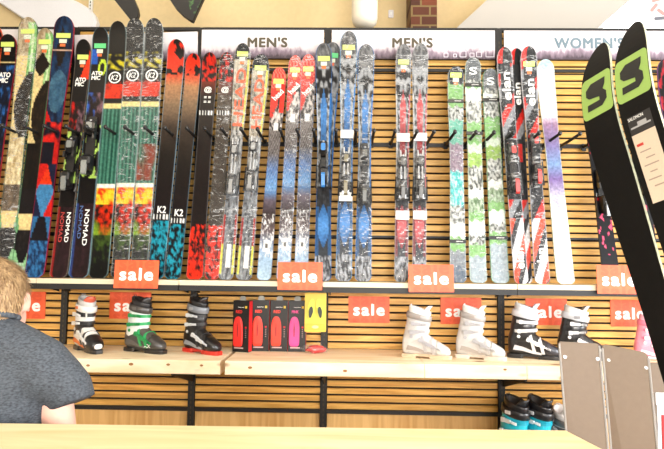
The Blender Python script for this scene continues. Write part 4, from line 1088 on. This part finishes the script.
# t-shirt
sh = MB()
cap(sh, (-.160, -.02, zs-.035), (.160, -.02, zs-.035), .080, .080)
cap(sh, (0, -.015, zs+.055), (.15, -.02, zs-.012), .075, .072); cap(sh, (0, -.015, zs+.055), (-.15, -.02, zs-.012), .075, .072)
for zz, rx, ry in ((-.06, .20, .122), (-.12, .196, .124), (-.18, .192, .125), (-.26, .188, .12), (-.34, .186, .118), (-.42, .19, .118), (-.50, .19, .122), (-.56, .19, .124)): sh.ell((0, -.012, zs+zz), (rx, ry, .10), 20, 12)
for sx in (-1, 1): sh.tube([(sx*.15, -.02, zs-.03), (sx*.195, -.02, zs-.055), (sx*.230, -.024, zs-.08), (sx*.242, -.028, zs-.110)], [.07, .072, .062, .058], 18)
def cloth(name, c1, c2, sc_=260, bmp=.25):
    m, N, L, P = new_mat(name)
    tc = N.new('ShaderNodeTexCoord'); no = N.new('ShaderNodeTexNoise'); no.inputs['Scale'].default_value = sc_; no.inputs['Detail'].default_value = 3
    mp = N.new('ShaderNodeMapping'); mp.inputs['Scale'].default_value = (.5, .5, 1); L.new(tc.outputs['Object'], mp.inputs[0]); L.new(mp.outputs[0], no.inputs['Vector'])
    cr = N.new('ShaderNodeValToRGB'); cr.color_ramp.elements[0].color = (*c1, 1); cr.color_ramp.elements[1].color = (*c2, 1); cr.color_ramp.elements[0].position = .3; cr.color_ramp.elements[1].position = .7
    L.new(no.outputs['Fac'], cr.inputs[0]); L.new(cr.outputs[0], P.inputs['Base Color']); P.inputs['Roughness'].default_value = .9
    n2 = N.new('ShaderNodeTexNoise'); n2.inputs['Scale'].default_value = 9; n2.inputs['Distortion'].default_value = 1.5; L.new(tc.outputs['Object'], n2.inputs['Vector'])
    b = N.new('ShaderNodeBump'); b.inputs['Strength'].default_value = bmp; b.inputs['Distance'].default_value = .02; L.new(n2.outputs['Fac'], b.inputs['Height']); L.new(b.outputs[0], P.inputs['Normal'])
    return m
os_ = sh.build('t_shirt', cloth('heather_jersey', rgb(44, 49, 56), rgb(80, 86, 94)), per, world=False, smooth=True)
rm = os_.modifiers.new('remesh', 'REMESH'); rm.mode = 'VOXEL'; rm.voxel_size = .008; rm.use_smooth_shade = True
sm = os_.modifiers.new('smooth', 'SMOOTH'); sm.iterations = 8; sm.factor = .5
# neck band and sleeve hems
q = MB()
cc = Vector((0, -.012, zs+.112)); ring = []
pts = [cc+Vector((.068*math.cos(a), .066*math.sin(a), .014*math.cos(a)**2*0-.016*math.sin(a))) for a in [2*PI*i/28 for i in range(29)]]
q.tube(pts, .0075, 8)
q.build('collar_band', cloth('jersey_rib', rgb(54, 60, 68), rgb(84, 90, 98)), os_, world=False, smooth=True)
# trousers
tr = MB()
tr.ell((0, -.01, hipz), (.168, .125, .12), 18, 12)
for sx in (-1, 1): cap(tr, (sx*.088, -.01, hipz-.02), (sx*.10, .0, hipz*.53), .092, .07); cap(tr, (sx*.10, .0, hipz*.53), (sx*.10, -.03, .10), .068, .058)
ot = tr.build('jeans', cloth('denim', rgb(40, 52, 78), rgb(62, 76, 104)), per, world=False, smooth=True)
rm = ot.modifiers.new('remesh', 'REMESH'); rm.mode = 'VOXEL'; rm.voxel_size = .01; rm.use_smooth_shade = True
q = MB()
for sx in (-1, 1): q.loft([[Vector((sx*.102+w_*math.cos(a), .05+l_*math.sin(a), z_)) for a in [2*PI*i/18 for i in range(18)]] for z_, w_, l_ in ((0, .046, .135), (.03, .048, .137), (.06, .046, .125), (.085, .042, .08))])
q.build('shoes', plain('shoe_dark', rgb(50, 46, 44), .6), per, world=False, smooth=True)
# hair: scalp cap plus short strands
q = MB(); hcx = Vector((0, .0, hz+.008)); R_ = Vector((.077, .096, .098))
def hairline(d):   # covers back and top
    return d.z > -.62+.55*max(0, d.y)*1.9 if d.y > -.1 else d.z > -.66-.12*math.cos(d.x*3)+.12
rings = []
for j in range(19):
    th_ = PI*j/18*.74+.02; ring = []
    for i in range(30):
        a = 2*PI*i/30; lim = 1.0 if math.sin(a) < 0 else 1-.25*math.sin(a); t2 = th_*lim
        d = Vector((math.sin(t2)*math.cos(a), math.sin(t2)*math.sin(a), math.cos(t2)))
        kk = 1+.02*noise.noise(d*9)-(.07 if j == 18 else 0)
        ring.append(hcx+Vector((d.x*R_.x*kk, d.y*R_.y*kk, d.z*R_.z*kk)))
    rings.append(ring)
q.loft(rings, True, False)
def hair_mat():
    m, N, L, P = new_mat('fair_hair')
    tc = N.new('ShaderNodeTexCoord'); no = N.new('ShaderNodeTexNoise'); no.inputs['Scale'].default_value = 120; no.inputs['Detail'].default_value = 4
    mp = N.new('ShaderNodeMapping'); mp.inputs['Scale'].default_value = (1.2, 1, .3); L.new(tc.outputs['Object'], mp.inputs[0]); L.new(mp.outputs[0], no.inputs['Vector'])
    cr = N.new('ShaderNodeValToRGB'); cr.color_ramp.elements[0].color = (*rgb(112, 82, 52), 1); cr.color_ramp.elements[1].color = (*rgb(204, 172, 128), 1); cr.color_ramp.elements[0].position = .3; cr.color_ramp.elements[1].position = .7
    L.new(no.outputs['Fac'], cr.inputs[0]); L.new(cr.outputs[0], P.inputs['Base Color']); P.inputs['Roughness'].default_value = .5; return m
HM_ = hair_mat()
rnd = random.Random(4)
for i in range(5200):
    a = rnd.uniform(0, 2*PI); th_ = math.acos(1-rnd.random()*(1-math.cos(PI*.735))); lim = 1.0 if math.sin(a) < 0 else 1-.25*math.sin(a); t2 = th_*lim
    d = Vector((math.sin(t2)*math.cos(a), math.sin(t2)*math.sin(a), math.cos(t2)))
    p_ = hcx+Vector((d.x*R_.x, d.y*R_.y, d.z*R_.z))*.995
    # strands lie down the head and swirl from the crown
    tn = Vector((0, 0, -1))-d*(-d.z); tn = tn.normalized() if tn.length > .05 else Vector((1, 0, 0))
    tn = (tn+Vector((rnd.uniform(-.45, .45), rnd.uniform(-.45, .45), rnd.uniform(-.2, .2)))).normalized()
    ln = rnd.uniform(.012, .026)*(1.1-.5*max(0, -d.z)); sd = tn.cross(d).normalized()*.0011
    p1 = p_+tn*ln*.55+d*.0035; p2 = p_+tn*ln+d*rnd.uniform(.001, .006)
    n = q.add([p_-sd, p_+sd, p1+sd*.8, p1-sd*.8, p2]); q.face((n, n+1, n+2, n+3)); q.face((n+3, n+2, n+4))
q.build('hair', HM_, per, world=False, smooth=False, fixn=False)

# ================================================================== FOREGROUND
cw = wood('counter_wood', rgb(226, 196, 142), rgb(240, 220, 178), 'x', stretch=7, sc=2.2, rough=.4)
CT = 1.16
def on_z(px, py, z):
    d = fw + rt*((px-332)/F) + up*((224.5-py)/F); return CAM + d*((z-CAM.z)/d.z)
a, b, c = on_z(-60, 422.5, CT), on_z(566, 430.5, CT), on_z(602, 449, CT)
e_ = (c-b).normalized(); cc = b+e_*.75
ctr = thing('counter', 'pale wooden counter along the bottom of the photo', 'counter', ((a.x+b.x)/2, (a.y+cc.y)/2, 0))
m = MB(); poly = [(a.x-.5, a.y-(b-a).normalized().y*.5), (b.x, b.y), (cc.x, cc.y), (a.x-.5, cc.y)]
m.prism(poly, (0, 0, CT-.02), X, Y, Z, .04, bevel=.06, taper=.999); m.build('counter_top', cw, ctr)
cx_ = sum(p[0] for p in poly)/4; cy_ = sum(p[1] for p in poly)/4
m = MB(); m.prism([(cx_+(p[0]-cx_)*.95, cy_+(p[1]-cy_)*.9) for p in poly], (0, 0, (CT-.04)/2), X, Y, Z, CT-.04); m.build('counter_body', cw, ctr)

# folding brown display board
brd = plain('hardboard_brown', rgb(112, 95, 79), .6, bump=.1, bscale=60)
def lean_pt(px, py, dep): return at_d(px, py, dep)
def board(m, tl, tr, bl_dx, dep, ang_dep, hgt):
    pass
Y0 = at_d(600, 344, 1.72)
bo = thing('folding_display_board', 'brown hardboard folding display board standing at the right of the counter', 'display board', (Y0.x, Y0.y, 0))
# both leaves lean back; corners found where the leaf planes stand
def leaf(tl, tr, bl, br, dT, dB, rad, name, lab=None):
    TLp, TRp = at_d(*tl, dT[0]), at_d(*tr, dT[1]); BLp, BRp = at_d(*bl, dB[0]), at_d(*br, dB[1])
    # extend to the floor
    def down(t, b_): d = (b_-t); return t+d*((t.z-.0)/(-d.z))
    BLf, BRf = down(TLp, BLp), down(TRp, BRp)
    A_ = (TRp-TLp); Bd = (BLf-TLp); n = A_.cross(Bd).normalized()
    if n.y > 0: n = -n
    w = A_.length; q = MB(); pts = []
    ku, kv = rad/w, rad/Bd.length
    def pt(u, v): return TLp*(1-u)*(1-v)+TRp*u*(1-v)+BLf*(1-u)*v+BRf*u*v
    cor = [pt(0, 1), pt(1, 1)]+[pt(1-ku+ku*math.sin(t), kv-kv*math.cos(t)) for t in [PI/2-PI/10*i for i in range(6)]]+[pt(ku-ku*math.sin(t), kv-kv*math.cos(t)) for t in [PI/10*i for i in range(6)]]
    k = len(cor); n1 = q.add(cor); q.add([p+n*-.008 for p in cor])
    q.face(range(k)); q.face([k+i for i in range(k)][::-1])
    for i in range(k): q.face((i, (i+1) % k, k+(i+1) % k, k+i))
    bd = q.build(name, brd, bo)
    # metal edging
    q = MB(); q.tube([cor[0]]+cor[2:][::-1][:0]+[pt(0, 1), pt(0, kv)], .0035, 6); q.tube([pt(1, 1), pt(1, kv)], .0035, 6)
    q.build('edge_strip', plain('edge_grey', rgb(150, 146, 142), .35), bd)
    q = MB()
    for u, v in ((.12, .035), (.93, .035)):
        O = pt(u, v)+n*.001; q.prism([(.005*math.cos(i*PI/4), .005*math.sin(i*PI/4)) for i in range(8)], O, A_.normalized(), Bd.normalized(), n, .004)
    q.build('screw_heads', SILV, bd)
    return bd
leaf((559, 341.5), (599, 343.8), (567.5, 449), (608, 449), (1.76, 1.74), (1.72, 1.70), .006, 'left_leaf')
leaf((602, 343.8), (648, 353), (611, 449), (657.5, 449), (1.74, 1.69), (1.70, 1.65), .014, 'right_leaf')

# big foreground skis with the green square logo
def big_ski(lab, path, wpx, dep, logo_t, sheet=None):
    """path: pixel centre points from tip down; the ski stands on the stand right of the frame"""
    az = math.radians(58)
    nrm = Vector((-math.sin(az), -math.cos(az), 0))
    sideways = Vector((math.cos(az), -math.sin(az), 0))
    O = at_d(*path[0], dep)
    def on(px, py):   # point of the ski's own plane (through O, normal nrm) seen at the pixel
        d = fw + rt*((px-332)/F) + up*((224.5-py)/F); return CAM+d*((O-CAM).dot(nrm)/d.dot(nrm))
    P1, P2 = on(*path[1]), on(*path[2])
    V = (P1-P2).normalized(); U = sideways-V*sideways.dot(V); U.normalize(); Nn = nrm
    zb = .412
    base = P2-V*((P2.z-zb)/V.z); tipz = O.z
    L = (tipz-base.z)/V.z
    o = thing('ski', lab, 'ski', base, group='large green logo skis in the foreground')
    ws = [w/2/scale(P1)/math.cos(math.radians(26)) for w in wpx]
    def hw(t):
        if t < .2: w = ws[0]
        elif t < .55: w = ws[0]+(ws[1]-ws[0])*(.5-.5*math.cos(PI*(t-.2)/.35))
        else: w = ws[1]+(ws[0]*.93-ws[1])*(.5-.5*math.cos(PI*(t-.55)/.45))
        if t < .11: w *= max(.0, 1-((.11-t)/.11)**2.2)**.52
        return max(w, .002)
    def bend(t): return .17*((.22-t)/.22)**2.1 if t < .22 else 0
    def Pt(u, t, n=0): 
        skew = -.25*max(0, (.11-t)/.11)*hw(.11)
        return base+V*(L*(1-t))+U*(u*hw(t))+Nn*(n-bend(t))
    m = MB(); ts = [0, .001, .003, .006, .01, .015, .022]+[.03+.97*i/90 for i in range(91)]
    NU = 8; K = NU+3; blk = rgb(34, 31, 29); ed = rgb(196, 198, 176)
    for t in ts: m.add([Pt(-1+2*i/NU, t) for i in range(NU+1)]+[Pt(1, t, -.013), Pt(-1, t, -.013)])
    for j in range(len(ts)-1):
        for i in range(K):
            a = j*K+i; b = j*K+(i+1) % K
            m.face((a, b, b+K, a+K), blk if i < NU else ed if i != NU+1 else (.6, .6, .6))
    m.face(list(range(K))[::-1], ed); m.face([(len(ts)-1)*K+i for i in range(K)], ed)
    m.build('ski_body', painted('ski_base', .55, 0) if 'ski_base' not in MATS else MATS['ski_base'], o, paint=True)
    # logo square and S, laid on the curved surface
    t0, t1 = logo_t
    def surf(mb, pts, faces, lift):
        n = mb.add([Pt(u, t, lift) for u, t in pts]); [mb.face([n+i for i in f]) for f in faces]
    def patch(mb, outl, lift):      # outl in (0..1, 0..1), y up; filled by slicing into a grid via bisect
        bm = bmesh.new(); vs = [bm.verts.new((x, y, 0)) for x, y in outl]; f = bm.faces.new(vs); bmesh.ops.triangulate(bm, faces=[f])
        for g in range(1, 12): bmesh.ops.bisect_plane(bm, geom=bm.verts[:]+bm.edges[:]+bm.faces[:], plane_co=(0, g/12, 0), plane_no=(0, 1, 0))
        for g in range(1, 4): bmesh.ops.bisect_plane(bm, geom=bm.verts[:]+bm.edges[:]+bm.faces[:], plane_co=(g/4, 0, 0), plane_no=(1, 0, 0))
        bm.verts.index_update(); surf(mb, [(-.97+1.94*v.co.x, t1+(t0-t1)*v.co.y) for v in bm.verts], [[v.index for v in f.verts] for f in bm.faces], lift); bm.free()
    q = MB(); patch(q, [(x+.5, y+.5) for x, y in rrect(1, 1, .12)], .0012)
    q.build('logo_square', plain('logo_green', rgb(156, 190, 96), .5), o, fixn=False)
    S_ = [(.86, .70), (.88, .88), (.30, .88), (.10, .74), (.10, .56), (.22, .46), (.62, .40), (.62, .30), (.14, .30), (.12, .12), (.70, .12), (.90, .26), (.90, .46), (.78, .56), (.38, .62), (.38, .70)]
    q = MB(); patch(q, [(.5+(x-.5)*.84, .5+(y-.5)*.86) for x, y in S_], .0022); q.build('logo_letter', plain('logo_black', rgb(30, 30, 28), .5), o, fixn=False)
    if sheet:
        s0, s1 = sheet
        q = MB(); q.mi = 0
        def quad(ua, ub, ta, tb, lift, mi):
            q.mi = mi
            for i in range(8):
                tA = ta+(tb-ta)*i/8; tB = ta+(tb-ta)*(i+1)/8
                n = q.add([Pt(ua, tA, lift), Pt(ub, tA, lift), Pt(ub, tB, lift), Pt(ua, tB, lift)]); q.face((n, n+1, n+2, n+3))
        h = s1-s0
        quad(-.68, .62, s0, s0+h*.22, .0014, 0); quad(-.68, .62, s0+h*.22, s1, .0014, 1)
        for j in range(6): quad(-.5+.2*(j % 2), .1+.3*((j*7) % 3)/3, s0+h*(.42+.08*j), s0+h*(.435+.08*j), .0018, 2)
        quad(-.56, -.2, s0+h*.33, s0+h*.36, .0018, 3)
        quad(-.6, .5, s0+h*.13, s0+h*.15, .0018, 4); quad(-.2, .3, s0+h*.09, s0+h*.13, .0018, 4)
        q.build('info_sheet', [plain('sheet_dark', rgb(44, 42, 42), .5), plain('sheet_cream', rgb(222, 200, 176), .6), plain('sheet_print', rgb(170, 150, 134), .6), plain('sheet_red', rgb(200, 60, 50), .6), plain('sheet_pale', rgb(170, 170, 170), .6)], o, fixn=False)
        q = MB(); O2 = Pt(-.2, s0+h*.035, .002); V2 = (Pt(-.2, s0)-Pt(-.2, s0+.02)).normalized(); U2 = (Pt(.2, s0+.02)-Pt(-.2, s0+.02)).normalized()
        add_text(q, 'SALOMON', O2, U2, V2, .052, .011, .001, bold=.04); q.build('lettering', WHT, o, fixn=False)
    return base
b1 = big_ski('large black ski with green square logo, lower and left of the two', [(575, 33), (605, 140), (651, 290)], (32, 25), 2.05, (.078, .162))
b2 = big_ski('large black ski with green square logo and cream info sheet', [(609, 10), (643, 128), (682, 252)], (34, 28), 1.95, (.078, .162), sheet=(.19, .335))
st = thing('ski_stand', 'black steel block stand under the two big green logo skis', 'stand', ((b1.x+b2.x)/2, (b1.y+b2.y)/2, 0))
dv = (b2-b1); dv.z = 0; ln_ = dv.length; dv.normalize(); mid = (b1+b2)/2; mid.z = 0; pv = Vector((-dv.y, dv.x, 0))
m = MB(); m.prism(rrect(ln_+.24, .22, .02), mid+Z*.2, dv, pv, Z, .40); m.build('stand_block', BLACK, st)

# small rack with papers at the right edge
p = at_d(672, 400, 2.3)
rk = thing('brochure_rack', 'white edged rack with a red front at the right edge', 'rack', (p.x, p.y, 0))
m = MB(); wbox(m, p.x-.06, p.x+.16, 0, p.z-.02, p.y, p.y+.25); m.build('rack_body', plain('rack_white', rgb(226, 226, 230), .4), rk)
m = MB(); wbox(m, p.x-.045, p.x+.02, p.z-.45, p.z-.06, p.y-.008, p.y); m.build('red_front', plain('rack_red', rgb(206, 40, 44), .4), rk)
m = MB(); wbox(m, p.x+.03, p.x+.14, p.z-.45, p.z-.05, p.y-.008, p.y); m.build('dark_front', BLACK, rk)
m = MB(); wbox(m, p.x-.065, p.x+.15, p.z-.02, p.z+.03, p.y, p.y+.22)
tag(m.build('paper_stack', plain('paper', rgb(236, 236, 238), .6)), 'stack of white papers on the rack at the right edge', 'papers')
m = MB(); q0 = at_d(657.5, 372, 2.25); m.prism(rrect(.2, .12, .01), (q0.x+.1, q0.y+.06, p.z+.03+.06), X, Z, Y, .01)
tag(m.build('brown_card', brd), 'brown card standing on the white papers at the right edge', 'card')

# things above the header, at the top of the photo
def hung(name, lab, pts, y, th, col, face=None):
    w_ = [at(px, py, y) for px, py in pts]; c_ = sum(w_, Vector())/len(w_)
    o = thing(name, lab, 'ski' if 'ski' in name else 'board', c_)
    q = MB(); k = len(w_); q.add([v for v in w_]); cc_ = [c_+(v-c_)*.96+Y*-th*.3 for v in w_]; q.add([v+Y*th for v in w_]); n = q.add(cc_)
    q.face([n+i for i in range(k)]); q.face([k+i for i in range(k)][::-1])
    for i in range(k):
        j = (i+1) % k; q.face((i, j, k+j, k+i)); q.face((i, j, n+j, n+i))
    q.build('board_body' if 'ski' not in name else 'ski_body', col, o)
    if face:
        q = MB(); f = [at(px, py, y-th*.3-.002) for px, py in face[0]]; q.add(f); q.face(range(len(f))); q.build('graphic_panel', face[1], o)
    return o
hung('hanging_ski', 'black ski tip hanging above the header, left one', [(96, -40), (118, -30), (132, -6), (138, 8), (139, 14), (137.5, 18.5), (133, 20), (130, 19.5), (124, 12), (112, -3)], .30, .03, plain('ski_black', rgb(22, 20, 20), .4))
ga = painted('graphic_dots'); 
gm, GN, GL, GP = new_mat('dark_floral'); tc = GN.new('ShaderNodeTexCoord'); no = GN.new('ShaderNodeTexNoise'); no.inputs['Scale'].default_value = 22; GL.new(tc.outputs['Object'], no.inputs['Vector'])
cr = GN.new('ShaderNodeValToRGB'); e = cr.color_ramp.elements; e[0].color = (.01, .01, .01, 1); e[0].position = .5; e[1].color = (*rgb(70, 110, 60), 1); e[1].position = .6
x_ = e.new(.66); x_.color = (*rgb(170, 60, 50), 1); GL.new(no.outputs['Color'], cr.inputs[0]); GL.new(cr.outputs[0], GP.inputs['Base Color'])
hung('hanging_ski', 'black pointed ski tip with dark floral side hanging above the header', [(160, -30), (215, -30), (204, -2), (193, 22), (190, 21), (183, 16), (176, 9), (170, 0)], .30, .03, plain('ski_black', rgb(22, 20, 20), .4),
     ([(186, -8), (203, -3), (192.6, 20)], gm))
hung('white_board', 'large white rounded board fixed high on the wall at the top left', [(-22, -18), (-2, 2), (10, 10), (28, 22), (40, 31), (94, 31), (97, 22), (95, 15), (90, 9), (82, 4), (72, -1), (50, -12), (30, -20)], .885, .06, plain('board_white', rgb(236, 236, 240), .35))
p = at(656, 10, RY1-.02)
po = thing('poster', 'small pale poster with pink and grey shapes in front of the window', 'poster', p)
m = MB(); m.box(p+Vector((.12, 0, .03)), (.42, .01, .30)); m.build('sheet', plain('poster_white', rgb(236, 232, 234), .5), po)
m = MB()
for (dx, dz, w, h, ang) in ((-.02, .02, .09, .03, .9), (.04, -.02, .08, .03, -.7), (.01, .09, .1, .025, .3)):
    A_ = Vector((math.cos(ang), 0, math.sin(ang))); B_ = Vector((-math.sin(ang), 0, math.cos(ang))); m.prism(rrect(w, h, .012), p+Vector((dx, -.006, dz)), A_, B_, -Y, .002)
m.build('pink_shapes', plain('poster_pink', rgb(224, 140, 136), .5), po)
m = MB()
for (dx, dz, w, h, ang) in ((.06, -.075, .16, .03, .1), (.10, .02, .07, .02, -.4)):
    A_ = Vector((math.cos(ang), 0, math.sin(ang))); B_ = Vector((-math.sin(ang), 0, math.cos(ang))); m.prism(rrect(w, h, .01), p+Vector((dx, -.006, dz)), A_, B_, -Y, .002)
m.build('grey_shapes', plain('poster_grey', rgb(104, 108, 118), .5), po)

# ================================================================== LIGHTS
def area(name, loc, target, sx, sy, power, col):
    l = bpy.data.lights.new(name, 'AREA'); l.shape = 'RECTANGLE'; l.size = sx; l.size_y = sy; l.energy = power; l.color = col
    o = bpy.data.objects.new(name, l); COL.objects.link(o); o.location = loc
    o.rotation_euler = (Vector(target)-Vector(loc)).to_track_quat('-Z', 'Y').to_euler(); return o
area('ceiling_lamp_left', (-1.7, -2.6, 4.2), (-1.5, 0, 1.4), 2.4, .8, 30, (1, .86, .66))
area('ceiling_lamp_middle', (0.6, -2.8, 4.2), (0.5, 0, 1.4), 2.4, .8, 28, (1, .9, .76))
area('front_fill_light', (1.2, -6.0, 1.9), (0.2, 0, 1.3), 6.0, 2.8, 350, (.95, .97, 1))  # added soft ambient fill behind the camera; the front wall has no window
area('side_window_light', (5.4, -2.4, 2.1), (1.0, 0, 1.5), 3.2, 2.6, 430, (.93, .97, 1))
lo = area('low_fill_light', (-.2, -5.4, 1.75), (-.1, 0, .80), 6.5, .5, 17, (1, .93, .82)); lo.data.spread = math.radians(36)  # added narrow fill from behind the camera, brightens bench and lower slats
area('wall_washer', (0, -.35, 4.15), (0, .9, 3.4), 5, .3, 12, (1, .93, .8))
w = bpy.data.worlds.new('world'); S.world = w; w.use_nodes = True
w.node_tree.nodes['Background'].inputs[0].default_value = (.9, .95, 1, 1); w.node_tree.nodes['Background'].inputs[1].default_value = .4
S.view_settings.view_transform = 'Standard'; S.view_settings.look = 'None'; S.view_settings.gamma = 1
S.view_settings.exposure = .2
S.view_settings.use_curve_mapping = False
